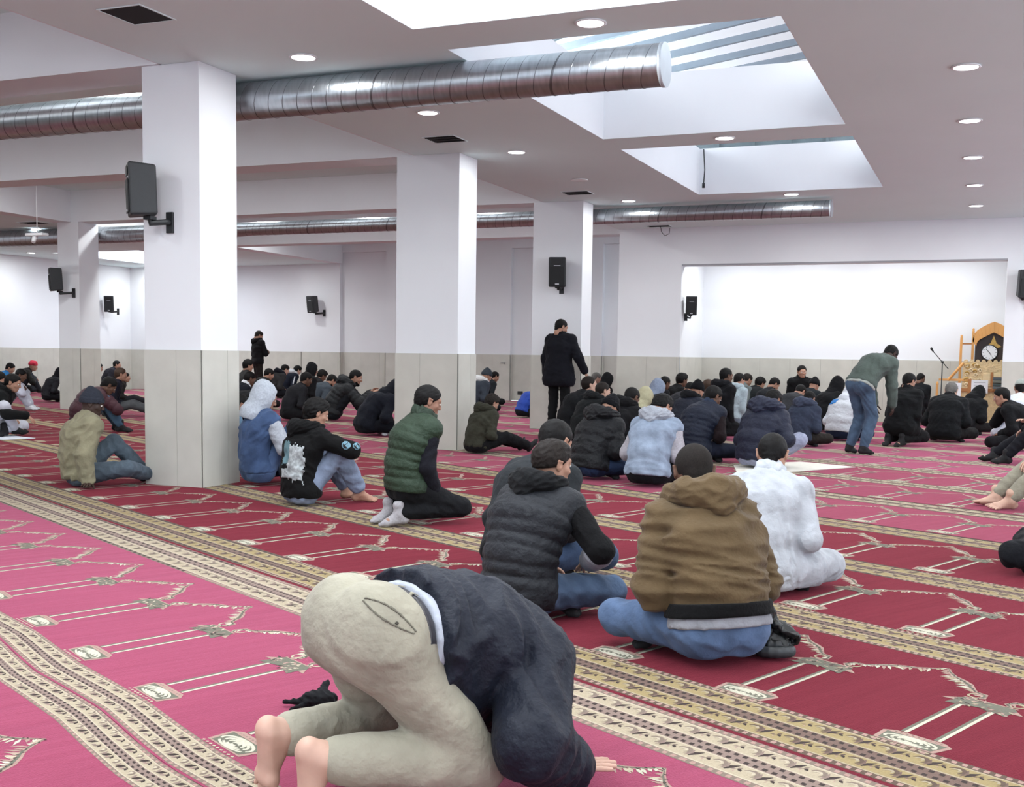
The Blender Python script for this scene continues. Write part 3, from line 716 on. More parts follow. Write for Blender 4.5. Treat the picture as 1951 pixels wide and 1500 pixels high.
def skeleton(kind, **o):
    """joint positions; +y is forward, z up, origin on the floor under the seat"""
    J = {}
    tw = o.get('twist', 0.0)          # shoulders turned (rad, + = to the left)
    side = o.get('side', 0.0)         # sideways lean
    if kind == 'cross': pel = v3(0, 0, .125); a = o.get('lean', .22); b = o.get('curl', .55)
    elif kind == 'knees': pel = v3(0, 0, .12); a = o.get('lean', .12); b = o.get('curl', .8)
    elif kind == 'seiza': pel = v3(0, 0, .25); a = o.get('lean', .12); b = o.get('curl', .3)
    elif kind == 'stand': pel = v3(0, 0, .93); a = o.get('lean', .0); b = o.get('curl', .12)
    elif kind == 'bend': pel = v3(0, 0, .88); a = o.get('lean', .75); b = o.get('curl', .35)
    elif kind == 'sujud': pel = v3(0, -.03, .44); a = o.get('sa', 1.9); b = .12
    elif kind == 'legs': pel = v3(0, 0, .12); a = o.get('lean', -.15); b = o.get('curl', .5)
    pel = pel+v3(*o.get('pel', (0, 0, 0)))
    def st(p, l, ang): return p+v3(math.sin(side)*l, math.sin(ang)*l*math.cos(side), math.cos(ang)*l*math.cos(side))
    lum = st(pel, .17, a); che = st(lum, .18, a+b*.5); nek = st(che, .17, a+b)
    J.update(pel=pel, lum=lum, che=che, nek=nek)
    X = v3(math.cos(tw), math.sin(tw), 0); Xp = v3(math.cos(tw*.3), math.sin(tw*.3), 0)
    J['X'] = X; J['Xp'] = Xp
    sp = nrm(nek-che); sc = nek-sp*.055; Fd = np.cross(sp, X); Fd = -Fd if Fd[1] < 0 and kind != 'sujud' else Fd
    if kind == 'sujud': Fd = v3(0, 0, -1)
    J['F'] = Fd
    shw = o.get('shw', .17); sf = o.get('shf', .03)
    J['sh'] = {-1: sc-X*shw+Fd*sf, 1: sc+X*shw+Fd*sf}
    hp = o.get('hp', .55*b+.0)       # neck forward angle on top of the spine
    na = a+b-.25 if kind != 'sujud' else 2.55
    nd = v3(math.sin(side), math.sin(na)*math.cos(side), math.cos(na))
    J['hed'] = nek+nrm(nd)*.135
    # head frame: yaw (left +), pitch (down +)
    hy, hpitch, hroll = o.get('hyaw', 0.0), o.get('hpitch', .35), o.get('hroll', 0.0)
    cy_, sy_ = math.cos(hy), math.sin(hy); cp, sp_ = math.cos(hpitch), math.sin(hpitch); cr, sr = math.cos(hroll), math.sin(hroll)
    Rz = np.array([[cy_, -sy_, 0], [sy_, cy_, 0], [0, 0, 1]]); Rx = np.array([[1, 0, 0], [0, cp, sp_], [0, -sp_, cp]]); Ry = np.array([[cr, 0, sr], [0, 1, 0], [-sr, 0, cr]])
    J['HR'] = Rz @ Rx @ Ry
    J['hed'] = J['hed'] + J['HR'] @ v3(0, .022, .012)
    J['hip'] = {-1: pel-Xp*.092, 1: pel+Xp*.092}
    if kind in ('cross', 'knees', 'legs', 'seiza'): J['hip'] = {s: h_+v3(0, .02, -.01) for s, h_ in J['hip'].items()}
    # legs
    kn, an, toe = {}, {}, {}
    for s in (-1, 1):
        h_ = J['hip'][s]
        lk = o.get('legR' if s > 0 else 'legL', kind)
        if isinstance(lk, dict):
            c = v3(*lk['an']); k_, c = (v3(*lk['kn']), c) if 'kn' in lk else ik(h_, c, TG, SN, v3(*lk.get('hint', (s*.3, .3, 1)))); t_ = nrm(v3(*lk.get('toe', (s*.2, 1, 0))))
        elif lk == 'cross':
            c = v3(-s*.10, .30+.05*s, .075); k_, c = ik(h_, c, TG, SN, v3(s*1, .42, .02)); t_ = nrm(v3(-s*1, -.35, -.1)); k_[2] = max(k_[2], .09)
        elif lk == 'knees':
            c = v3(s*.13, .50, .085); k_, c = ik(h_, c, TG, SN, v3(s*.15, .2, 1)); t_ = nrm(v3(s*.2, 1, -.05))
        elif lk == 'seiza':
            c = v3(s*.11, -.08, .06); k_ = v3(s*.15, .36, .085); t_ = nrm(v3(-s*.2, -1, -.12))
            k_ = h_+nrm(k_-h_)*TG; k_[2] = max(.08, k_[2])
        elif lk == 'stand':
            c = v3(s*.11, -.01, .085); k_, c = ik(h_, c, TG, SN, v3(0, 1, 0)); t_ = v3(s*.2, 1, -.08)
        elif lk == 'bend':
            c = v3(s*.12, -.02, .085); k_, c = ik(h_, c, TG, SN, v3(0, 1, 0)); t_ = v3(s*.2, 1, -.08)
        elif lk == 'sujud':
            k_ = v3(s*.17, .20, .075); c = v3(s*.12, -.20, .12); t_ = v3(0, .05, -1); k_ = h_+nrm(k_-h_)*TG
        elif lk == 'legs':
            c = v3(s*.14, .82, .08); k_, c = ik(h_, c, TG, SN, v3(s*.3, 0, 1)); t_ = v3(s*.35, .5, .8)
        kn[s], an[s], toe[s] = k_, c, nrm(t_)
    J.update(kn=kn, an=an, toe=toe)
    # arms
    el, wr, hd, hn = {}, {}, {}, {}
    for s in (-1, 1):
        S = J['sh'][s]
        ak = o.get('armR' if s > 0 else 'armL', o.get('arms', {'cross': 'lap', 'knees': 'knee', 'seiza': 'thigh', 'stand': 'side', 'bend': 'hang', 'sujud': 'floor', 'legs': 'back'}[kind]))
        bn = v3(0, 0, 1)
        if isinstance(ak, dict):
            c = v3(*ak['wr']); hint = v3(*ak.get('hint', (s*.6, -.5, -.4))); d = ak.get('dir'); bn = v3(*ak.get('back', (0, 0, 1)))
            e, c = ik(S, c, UA, FA, hint); d = nrm(v3(*d)) if d else nrm(c-e)
        elif ak == 'lap':
            c = v3(s*.09, .27, .19)+v3(0, che[1]*.3, 0); e, c = ik(S, c, UA, FA, v3(s*.55, -.55, -.7)); d = nrm(v3(-s*.7, .7, -.15))
        elif ak == 'knee':
            c = kn[s]*.75+kn[-s]*.25+v3(0, .06, .03); e, c = ik(S, c, UA, FA, v3(s*1, -.1, -.6)); d = nrm(v3(-s*.6, .6, -.5))
        elif ak == 'thigh':
            c = kn[s]+v3(-s*.02, -.20, .10); e, c = ik(S, c, UA, FA, v3(s*.5, -.8, -.2)); d = nrm(v3(-s*.15, 1, -.25))
        elif ak == 'side':
            c = S+v3(s*.10, .03, -.52); e, c = ik(S, c, UA, FA, v3(s*.5, -1, 0)); d = nrm(v3(-s*.05, .12, -1)); bn = v3(s, 0, .1)
        elif ak == 'fold':
            c = che+v3(-s*.03, .24, -.12); e, c = ik(S, c, UA, FA, v3(s*1, -.2, -.7)); d = nrm(v3(-s, .1, 0)); bn = v3(0, 1, 0)
        elif ak == 'hang':
            c = v3(s*.16, .42, .62); e, c = ik(S, c, UA, FA, v3(s*.5, -.5, 0)); d = nrm(c-e); bn = v3(s, .4, .2)
        elif ak == 'floor':
            c = v3(s*.27, .50, .035); e, c = ik(S, c, UA, FA, v3(s*.6, -.4, .5)); d = v3(0, 1, 0)
        elif ak == 'back':
            c = v3(s*.26, -.30, .05); e, c = ik(S, c, UA, FA, v3(s*.4, -1, 0)); d = nrm(v3(s*.7, -.6, 0))
        el[s], wr[s], hd[s] = e, c, d; hn[s] = nrm(bn-d*np.dot(bn, d))
    J.update(el=el, wr=wr, hd=hd, hn=hn)
    return J
# ================================================================== PEOPLE: surfaces
class Field:
    """signed distance grid; shapes are blended with a soft minimum"""
    def __init__(s, lo, hi, vox, init=.4):
        s.lo = np.array(lo, float); s.vox = vox
        s.n = np.maximum(np.ceil((np.array(hi)-s.lo)/vox).astype(int)+1, 4)
        s.ax = [s.lo[i]+np.arange(s.n[i])*vox for i in range(3)]
        s.f = np.full(s.n, init, np.float32)
    def like(s): g = Field.__new__(Field); g.lo, g.vox, g.n, g.ax = s.lo, s.vox, s.n, s.ax; g.f = np.full(s.n, .4, np.float32); return g
    def blk(s, lo, hi):
        a = [max(0, int((lo[i]-s.lo[i])/s.vox)) for i in range(3)]; b = [min(s.n[i], int((hi[i]-s.lo[i])/s.vox)+2) for i in range(3)]
        if any(a[i] >= b[i] for i in range(3)): return None, None
        sl = tuple(slice(a[i], b[i]) for i in range(3))
        return sl, np.stack(np.meshgrid(s.ax[0][sl[0]], s.ax[1][sl[1]], s.ax[2][sl[2]], indexing='ij'), -1).astype(np.float32)
    @staticmethod
    def smin(a, b, k):
        h = np.clip(.5+.5*(b-a)/k, 0, 1); return b*(1-h)+a*h-k*h*(1-h)
    def put(s, sl, d, k, op='add'):
        if op == 'add': s.f[sl] = s.smin(s.f[sl], d, k)
        elif op == 'sub': s.f[sl] = -s.smin(-s.f[sl], d, k)
        elif op == 'and': s.f[sl] = -s.smin(-s.f[sl], -d, k)
    def bone(s, a, b, ra, rb, k=.025, flat=None, q=None, op='add', bulge=0):
        a = np.asarray(a, float); b = np.asarray(b, float)
        fk = flat[1] if flat else 1; m = max(ra, rb)*max(1, fk)+k+.07
        sl, P = s.blk(np.minimum(a, b)-m, np.maximum(a, b)+m)
        if sl is None: return
        pa = P-a.astype(np.float32); ba = (b-a)
        if flat:
            n = np.asarray(flat[0], float); pa = pa+n*((pa @ n.astype(np.float32))*(1/fk-1))[..., None]; ba = ba+n*(np.dot(ba, n)*(1/fk-1))
        t = np.clip((pa @ ba)/(np.dot(ba, ba)+1e-9), 0, 1)
        r = ra+(rb-ra)*t
        if bulge: r = r+bulge*np.sin(t*PI)
        d = np.linalg.norm(pa-t[..., None]*ba, axis=-1)-r
        if q:   # quilting: s0, s1 path positions, spacing, amplitude
            sp = (q[0]+(q[1]-q[0])*t)/q[2]; d = d-q[3]*(np.abs(np.sin(PI*sp))**.7-.5)
        s.put(sl, d, k, op)
    def ell(s, c, rad, R=None, k=.02, op='add'):
        c = np.asarray(c, float); rad = np.asarray(rad, float); m = max(rad)+k+.05
        sl, P = s.blk(c-m, c+m)
        if sl is None: return
        p = P-c
        if R is not None: p = p @ R      # columns of R are the local axes
        q = np.linalg.norm(p/rad, axis=-1); g = np.linalg.norm(p/(rad*rad), axis=-1)+1e-6
        s.put(sl, q*(q-1)/g, k, op)
    def plane(s, p, n, k=.012):
        """keep the side the normal points away from"""
        n = nrm(np.asarray(n, float)); p = np.asarray(p, float)
        d = (s.ax[0][:, None, None]-p[0])*n[0]+(s.ax[1][None, :, None]-p[1])*n[1]+(s.ax[2][None, None, :]-p[2])*n[2]
        s.f = -s.smin(-s.f, -d.astype(np.float32), k)
    def noise(s, amp, fr, seed=0, aniso=(1, 1, 1)):
        r = np.random.RandomState(seed); x, y, z = s.ax[0][:, None, None]*fr*aniso[0], s.ax[1][None, :, None]*fr*aniso[1], s.ax[2][None, None, :]*fr*aniso[2]
        p = r.rand(9)*6.28; c = r.uniform(-1, 1, (6, 3))
        w1 = np.sin(x*c[0, 0]+y*c[0, 1]+z*c[0, 2]+p[0]); w2 = np.sin(x*c[1, 0]+y*c[1, 1]+z*c[1, 2]+p[1])
        n = np.sin(x*c[2, 0]*1.6+y*c[2, 1]*1.6+z*1.7+2.1*w1+p[2])+.8*np.sin(x*1.5+z*c[3, 2]+y*c[3, 0]*1.4+2.3*w2+p[3])+.6*np.sin(y*1.9+x*c[4, 0]+z*c[4, 2]*1.7+2*w1+p[4])
        n = 1-np.abs(n)*.9          # ridges: folds of cloth
        s.f = s.f-(amp*n).astype(np.float32)
    def mesh(s):
        f = s.f; f = f.copy()
        f[0], f[-1], f[:, 0], f[:, -1], f[:, :, 0], f[:, :, -1] = .1, .1, .1, .1, .1, .1
        ins = f < 0
        n = np.array(f.shape)
        c = np.zeros(n-1, np.int8)
        offs = [(i, j, k) for i in (0, 1) for j in (0, 1) for k in (0, 1)]
        for o in offs: c += ins[o[0]:n[0]-1+o[0], o[1]:n[1]-1+o[1], o[2]:n[2]-1+o[2]]
        act = (c > 0) & (c < 8); ai = np.argwhere(act)
        if len(ai) == 0: return np.zeros((0, 3)), np.zeros((0, 4), int)
        idx = np.full(act.shape, -1, np.int64); idx[act] = np.arange(len(ai))
        vals = {o: f[ai[:, 0]+o[0], ai[:, 1]+o[1], ai[:, 2]+o[2]] for o in offs}
        acc = np.zeros((len(ai), 3)); cnt = np.zeros(len(ai))
        for o in offs:
            for ax in range(3):
                if o[ax]: continue
                o2 = list(o); o2[ax] = 1; o2 = tuple(o2)
                a, b = vals[o], vals[o2]; m = (a < 0) != (b < 0)
                t = np.where(m, a/np.where(m, a-b, 1), 0)
                pt = np.zeros((len(ai), 3)); pt[:] = o; pt[:, ax] = t
                acc += pt*m[:, None]; cnt += m
        V = s.lo+(ai+acc/cnt[:, None])*s.vox
        Q = []
        for ax in range(3):
            b_, c_ = (ax+1) % 3, (ax+2) % 3
            sh = [slice(None)]*3
            s0 = [slice(None)]*3; s1 = [slice(None)]*3; s0[ax] = slice(0, n[ax]-1); s1[ax] = slice(1, n[ax])
            ch = ins[tuple(s0)] != ins[tuple(s1)]
            e = np.argwhere(ch); e = e[(e[:, b_] > 0) & (e[:, c_] > 0) & (e[:, b_] < n[b_]-1) & (e[:, c_] < n[c_]-1)]
            if not len(e): continue
            inside0 = ins[e[:, 0], e[:, 1], e[:, 2]]
            def g(db, dc):
                q = e.copy(); q[:, b_] += db; q[:, c_] += dc; return idx[q[:, 0], q[:, 1], q[:, 2]]
            quad = np.stack([g(-1, -1), g(0, -1), g(0, 0), g(-1, 0)], 1)
            quad[~inside0] = quad[~inside0][:, ::-1]
            Q.append(quad)
        Q = np.concatenate(Q); Q = Q[(Q >= 0).all(1)]
        return V, Q

def np_mesh(name, V, Q, midx=None):
    me = bpy.data.meshes.new(name)
    me.vertices.add(len(V)); me.vertices.foreach_set('co', np.asarray(V, np.float32).ravel())
    me.loops.add(Q.size); me.loops.foreach_set('vertex_index', Q.astype(np.int32).ravel())
    me.polygons.add(len(Q)); me.polygons.foreach_set('loop_start', (np.arange(len(Q))*4).astype(np.int32))
    me.polygons.foreach_set('use_smooth', np.ones(len(Q), bool))
    if midx is not None: me.polygons.foreach_set('material_index', midx.astype(np.int32))
    me.update(calc_edges=True); me.validate()
    return me

def smooth(V, Q, it=1, lam=.5):
    E_ = np.concatenate([Q[:, [0, 1]], Q[:, [1, 2]], Q[:, [2, 3]], Q[:, [3, 0]]])
    for _ in range(it):
        acc = np.zeros_like(V); cnt = np.zeros(len(V))
        for a, b in ((0, 1), (1, 0)):
            np.add.at(acc, E_[:, a], V[E_[:, b]]); np.add.at(cnt, E_[:, a], 1)
        V = V*(1-lam)+lam*acc/np.maximum(cnt, 1)[:, None]
    return V

# ---------------- templates
_T = {}
def head_T(lod):
    if ('head', lod) in _T: return _T['head', lod]
    g = Field((-.11, -.14, -.16), (.11, .15, .14), [.0045, .0065, .010][lod])
    g.ell((0, -.012, .028), (.076, .096, .088), k=.02)
    g.ell((0, .032, -.035), (.058, .060, .072), k=.035)
    g.ell((0, .052, -.088), (.030, .030, .022), k=.03)
    g.bone((-.048, -.0, -.05), (-.022, .055, -.088), .022, .016, .03); g.bone((.048, -.0, -.05), (.022, .055, -.088), .022, .016, .03)
    g.bone((-.035, .078, .026), (.035, .078, .026), .012, .012, .02)
    for s_ in (-1, 1):
        g.ell((s_*.032, .099, .004), (.017, .018, .011), k=.012, op='sub')
        g.ell((s_*.032, .078, .004), (.0125, .0125, .0115), k=.004)
        g.bone((s_*.030, .064, -.030), (s_*.048, .052, -.024), .02, .016, .02)
        g.bone((s_*.022, .0925, .011), (s_*.043, .086, .010), .0035, .003, .004)
        # ear: helix and lobe
        g.ell((s_*.079, -.008, -.004), (.008, .018, .030), k=.006)
        g.bone((s_*.083, .004, .018), (s_*.087, -.022, .020), .006, .006, .006); g.bone((s_*.087, -.022, .020), (s_*.083, -.020, -.018), .006, .005, .006)
        g.ell((s_*.090, -.004, .000), (.006, .009, .013), k=.004, op='sub')
        g.ell((s_*.008, .104, -.032), (.009, .010, .008), k=.006)
    g.bone((0, .092, .014), (0, .108, -.024), .0065, .009, .010)
    g.bone((0, .096, -.028), (0, .104, -.030), .010, .009, .006)
    g.bone((-.022, .082, -.0615), (.022, .082, -.0615), .0035, .0035, .004); g.bone((-.018, .088, -.060), (.018, .088, -.060), .006, .006, .006); g.bone((-.015, .087, -.070), (.015, .087, -.070), .0065, .0065, .006)
    g.ell((0, .101, -.0652), (.024, .010, .0022), k=.003, op='sub')
    g.bone((0, -.022, -.03), (0, -.034, -.105), .054, .052, .03)
    _T['head', lod] = g.mesh(); return _T['head', lod]

def hand_T(pose, lod):
    key = ('hand', pose, lod)
    if key in _T: return _T[key]
    g = Field((-.09, -.05, -.10), (.06, .21, .05), [.0035, .005, .0075][lod])
    g.bone((0, -.04, 0), (0, .015, 0), .024, .027, .01, flat=((1, 0, 0), 1.25))
    g.bone((-.012, .02, 0), (-.018, .075, -.001), .0155, .0125, .012, flat=((1, 0, 0), 1.3)); g.bone((.012, .02, 0), (.018, .07, -.001), .0155, .012, .012, flat=((1, 0, 0), 1.3))
    cu = {'flat': .06, 'relaxed': .38, 'grip': .95}[pose]
    for i, (x, l, sp) in enumerate(((-.031, .070, -.10), (-.0105, .078, -.02), (.0105, .072, .06), (.030, .056, .15))):
        p = v3(x, .078-.004*abs(i-1), 0); an = cu*(.55+.12*i); r = [.0092, .0095, .009, .008][i]
        for j, fr in enumerate((.45, .30, .25)):
            d = v3(math.sin(sp)*math.cos(an), math.cos(sp)*math.cos(an), -math.sin(an)); q = p+d*l*fr
            g.bone(p, q, r*(1-.06*j), r*(.97-.08*j), .0035); p = q; an += cu*.8
    p = v3(-.018, .012, -.006)
    for j, (l, a_, dz, r) in enumerate(((.040, .75, -.25, .0135), (.032, .45, -.3-.3*cu, .0105), (.026, .2, -.3-.5*cu, .0092))):
        d = nrm(v3(-math.sin(a_), math.cos(a_), dz)); q = p+d*l; g.bone(p, q, r, r*.88, .006); p = q
    _T[key] = g.mesh(); return _T[key]

def foot_T(kind, lod):
    key = ('foot', kind, lod)
    if key in _T: return _T[key]
    g = Field((-.08, -.11, -.11), (.08, .22, .09), [.005, .007, .010][lod])
    e = 0 if kind == 'bare' else .004
    g.bone((0, 0, .05), (0, -.008, -.015), .040+e, .036+e, .02); g.bone((0, -.022, -.03), (0, -.040, -.052), .034+e, .031+e, .02)
    g.bone((0, 0, -.015), (0, .085, -.052), .036+e, .022+e, .03, flat=((1, 0, 0), 1.2)); g.bone((-.005, -.02, -.062), (.0, .10, -.066), .022+e, .019+e, .025, flat=((1, 0, 0), 1.5))
    g.bone((-.020, .11, -.064), (.024, .095, -.066), .020+e, .017+e, .02)
    if kind == 'bare':
        for i, (x, y, l, r) in enumerate(((-.028, .125, .042, .0135), (-.006, .128, .034, .0095), (.010, .122, .031, .009), (.024, .114, .027, .0085), (.037, .104, .022, .008))):
            g.bone((x, y, -.066), (x+.004*(i-2), y+l, -.073), r, r*.85, .004)
    else:
        g.bone((-.020, .12, -.064), (-.012, .155, -.070), .020, .015, .02); g.bone((.008, .12, -.066), (.014, .138, -.070), .018, .014, .02)
    _T[key] = g.mesh(); return _T[key]

def head_wear(kind, lod):
    key = ('wear', kind, lod)
    if key in _T: return _T[key]
    vox = [.0055, .008, .011][lod]
    g = Field((-.16, -.20, -.24), (.16, .20, .20), vox)
    off = {'short': .010, 'crop': .006, 'buzz': .0035, 'curly': .020, 'flop': .018, 'fade': .013, 'beanie': .014, 'cap': .012, 'band': .014, 'kufi': .010, 'balding': .004}.get(kind, .01)
    if kind in ('short', 'crop', 'buzz', 'curly', 'flop', 'fade', 'balding'):
        g.ell((0, -.012, .028), (.076+off, .096+off, .088+off), k=.02)
        g.bone((0, -.058, -.03), (0, -.062, -.06), .044+off*.5, .034+off*.3, .02)
        if kind in ('curly', 'flop', 'fade'): g.ell((0, .012, .085), (.062, .072, .040 if kind != 'fade' else .032), k=.03)
        if kind == 'flop': g.ell((.01, .07, .07), (.05, .035, .03), k=.02)
        if kind in ('short', 'curly', 'flop', 'crop', 'fade'): g.noise({'curly': .006, 'flop': .004, 'short': .0025, 'crop': .0015, 'fade': .003}[kind], {'curly': 95, 'flop': 60}.get(kind, 75), 5)
        # hairline: face, ears and neck stay free
        g.plane((0, .072, .058), (0, .80, -.60), .006)
        h = g.like(); h.ell((0, .09, -.05), (.085, .095, .105), k=.01); 
        for s_ in (-1, 1): h.ell((s_*.095, -.002, -.012), (.035, .020, .034), k=.01); h.bone((s_*.09, .03, -.02), (s_*.09, .06, .0), .03, .04, .01)
        g.f = -Field.smin(-g.f, h.f, .006)
        z = -.075 if kind not in ('fade',) else -.03
        g.plane((0, -.09, z), (0, .25, -1), .008)
        if kind == 'balding':
            h = g.like(); h.ell((0, .03, .10), (.06, .09, .06)); g.f = -Field.smin(-g.f, h.f, .01)
    elif kind == 'beanie':
        g.ell((0, -.014, .032), (.090, .110, .108), k=.02); g.bone((0, -.02, .10), (0, -.045, .125), .05, .035, .04); g.plane((0, 0, .008), (0, .18, -1), .01)
        h = g.like(); h.ell((0, -.014, .030), (.095, .115, .100)); h.plane((0, 0, .062), (0, -.18, 1), .006); h.plane((0, 0, .008), (0, .18, -1), .006); g.f = np.minimum(g.f, h.f)
        g.noise(.002, 70, 3)
    elif kind in ('kufi', 'cap'):
        g.ell((0, -.012, .030), (.086, .106, .098), k=.02); g.bone((0, -.01, .07), (0, -.01, .085), .066, .060, .02); g.plane((0, 0, .045), (0, .1, -1), .006); g.plane((0, 0, .122), (0, 0, 1), .012)
        if kind == 'cap': g.bone((0, .085, .045), (0, .15, .035), .045, .04, .01, flat=((1, 0, 0), 1.3)); g.plane((0, 0, .034), (0, -.1, -1), .004)
    elif kind == 'wrap':
        g.ell((0, -.012, .045), (.098, .112, .085), k=.02); g.bone((-.06, .05, .06), (.07, .03, .08), .032, .03, .03); g.bone((.07, -.05, .05), (-.05, -.08, .07), .03, .032, .03); g.bone((0, .04, .11), (0, -.06, .11), .035, .03, .03)
        g.plane((0, 0, .025), (0, .1, -1), .008); g.noise(.004, 55, 2)
    elif kind == 'hood_up':
        g.ell((0, -.022, .020), (.108, .122, .128), k=.03); g.bone((0, -.03, -.06), (0, -.065, -.17), .10, .115, .05, flat=((1, 0, 0), 1.05)); g.ell((0, -.06, .10), (.06, .06, .05), k=.05)
        h = g.like(); h.ell((0, .10, -.01), (.074, .10, .098)); h.bone((0, .02, -.02), (0, .10, -.06), .072, .07, .02); g.f = -Field.smin(-g.f, h.f, .015)
        g.noise(.003, 26, 8)
    elif kind == 'hood_down':   # frame: neck base
        A = [(-.085, .055, .03), (-.115, -.01, .012), (-.098, -.085, -.012), (0, -.125, -.03), (.098, -.085, -.012), (.115, -.01, .012), (.085, .055, .03)]
        for i in range(6): g.bone(A[i], A[i+1], .034+.010*(1-abs(i-2.5)/3), .034+.010*(1-abs(i-1.5)/3), .03, flat=((0, 0, 1), 1.15))
        g.bone((-.06, -.115, -.045), (.06, -.115, -.045), .042, .042, .04); g.bone((0, -.12, -.04), (0, -.125, -.105), .055, .032, .04, flat=((1, 0, 0), 1.35))
        h = g.like(); h.bone((0, -.03, .09), (0, -.055, -.01), .075, .045, .03); g.f = -Field.smin(-g.f, h.f, .02)
        g.noise(.0045, 36, 11)
    elif kind == 'collar':
        A = [(-.058, .055, .03), (-.075, .0, .028), (-.055, -.055, .03), (0, -.078, .034), (.055, -.055, .03), (.075, .0, .028), (.058, .055, .03)]
        for i in range(6): g.bone(A[i], A[i+1], .016, .016, .01, flat=((0, 0, 1), 2.2))
        g.noise(.003, 40, 2)
    elif kind == 'beard':
        g.ell((0, .034, -.050), (.065, .066, .070), k=.02); g.ell((0, .062, -.095), (.036, .032, .028), k=.03)
        g.plane((0, 0, -.035), (0, .55, 1), .006)
        h = g.like(); h.ell((0, .100, -.050), (.040, .040, .022)); h.bone((0, -.05, -.09), (0, -.05, -.14), .07, .07); g.f = -Field.smin(-g.f, h.f, .008)
        g.noise(.002, 120, 4)
    elif kind == 'brows':
        for s_ in (-1, 1): g.bone((s_*.018, .0925, .0235), (s_*.048, .079, .026), .0042, .003, .003)
    _T[key] = g.mesh(); return _T[key]

# ---------------- materials for people
def fabric(name, rgb, kind='cloth'):
    k_ = .70+.24*min(1, max(0, (max(rgb)-70)/60)); rgb = tuple(int(c*k_) for c in rgb)
    dk = .25 if max(rgb) < 80 else 1
    if kind == 'nylon': return mat(name, rgb, .62, var=.10, vscale=7, bump=.012, bscale=26, sheen=.08*dk, sheen_tint=(200, 205, 215), spec=.25)
    if kind == 'denim': return mat(name, rgb, .85, var=.28, vscale=9, bump=.007, bscale=34, sheen=.15*dk, sheen_tint=(190, 205, 230), spec=.2, detail=6)
    if kind == 'knit': return mat(name, rgb, .95, var=.12, vscale=60, bump=.006, bscale=70, sheen=.25*dk, sheen_tint=(210, 210, 215), spec=.15)
    if kind == 'leather': return mat(name, rgb, .45, var=.15, vscale=10, bump=.003, bscale=60, spec=.5)
    return mat(name, rgb, .88, var=.13, vscale=8, bump=.009, bscale=26, sheen=.12*dk, sheen_tint=(205, 205, 212), spec=.2, detail=6)
def skin(name, rgb):
    m = mat(name, rgb, .55, var=.10, vscale=14, bump=.0015, bscale=140, spec=.35)
    b = m.node_tree.nodes['Principled BSDF']; b.inputs['Subsurface Weight'].default_value = .04; b.inputs['Subsurface Radius'].default_value = (.02, .008, .004); b.inputs['Subsurface Scale'].default_value = .4
    return m
SK = {'fair': skin('skin_fair', (190, 154, 136)), 'tan': skin('skin_tan', (166, 126, 106)), 'olive': skin('skin_olive', (146, 108, 90)), 'brown': skin('skin_brown', (100, 72, 58)), 'dark': skin('skin_dark', (62, 46, 40))}
HAIR = {'black': mat('hair_black', (13, 11, 11), .62, spec=.18, var=.35, vscale=120, bump=.004, bscale=160, stretch=(1, 1, .3)), 'dark': mat('hair_dark_brown', (30, 24, 21), .62, spec=.18, var=.3, vscale=120, bump=.004, bscale=160),
        'brown': mat('hair_brown', (62, 46, 36), .6, spec=.2, var=.3, vscale=120, bump=.004, bscale=160), 'grey': mat('hair_grey', (98, 95, 92), .65, spec=.2, var=.3, vscale=120, bump=.004, bscale=160), 'stubble': mat('hair_buzzed', (34, 30, 28), .85, spec=.15, var=.25, vscale=160, bump=.001, bscale=300)}
M_EYE = mat('eye_white', (225, 220, 214), .2, var=.02)
M_IRIS = mat('eye_dark', (30, 20, 16), .2, var=.1)

def frame(dirv, backv):
    y = nrm(dirv); z = nrm(backv-y*np.dot(backv, y)); x = np.cross(y, z); return np.stack([x, y, z], 1)

def bbox_joints(J, pad=.2):
    pts = [J['pel'], J['lum'], J['che'], J['nek'], J['hed']]+[J[k][s] for k in ('sh', 'el', 'wr', 'hip', 'kn', 'an') for s in (-1, 1)]
    pts = np.array(pts); return pts.min(0)-pad, pts.max(0)+pad

def torso_bones(g, J, e, q=None, kk=.04, belly=0.0):
    X = J['Xp']; X2 = J['X']
    Q = lambda a, b: (a, b, q[0], q[1]) if q else None
    F = J['F']
    g.bone(J['hip'][-1], J['hip'][1], .100+e, .100+e, kk, q=None)
    g.bone(J['pel'], J['lum'], .108+e, .108+e+belly, kk, flat=(X, 1.30), q=Q(0, .17))
    if belly: g.ell(J['lum']+F*.04, (.13, .12, .13), k=.05)
    g.bone(J['lum'], J['che'], .108+e+belly, .118+e, kk, flat=(X2, 1.38), q=Q(.17, .35))
    top = J['nek']-nrm(J['nek']-J['che'])*.045
    g.bone(J['che'], top, .116+e, .076+e*.8, kk, flat=(X2, 1.50), q=Q(.35, .48))
    S = J['sh']
    g.bone(S[-1], S[1], .058+e, .058+e, .05)
    g.bone(J['nek']-nrm(J['nek']-J['che'])*.06, J['nek']+nrm(J['nek']-J['che'])*.022, .078+e*.5, .060+e*.35, .03)

def arm_bones(g, J, e, s, q=None, kk=.03, upto=1.0, cuff=.0):
    Q = lambda a, b: (a, b, q[0]*1.1, q[1]*.8) if q else None
    S, E_, W = J['sh'][s], J['el'][s], J['wr'][s]
    g.bone(S, E_, .053+e, .044+e, kk, q=Q(0, UA)); g.bone(E_, E_+(W-E_)*upto, .044+e, .034+e*.85, .025, q=Q(UA, UA+FA))

def leg_bones(g, J, e, s, upto=.93, kk=.035, flare=0):
    H_, K_, A_ = J['hip'][s], J['kn'][s], J['an'][s]
    g.bone(H_, K_, .086+e, .060+e, kk); g.bone(K_, K_+(A_-K_)*upto, .058+e, .043+e+flare, .02, bulge=.008)

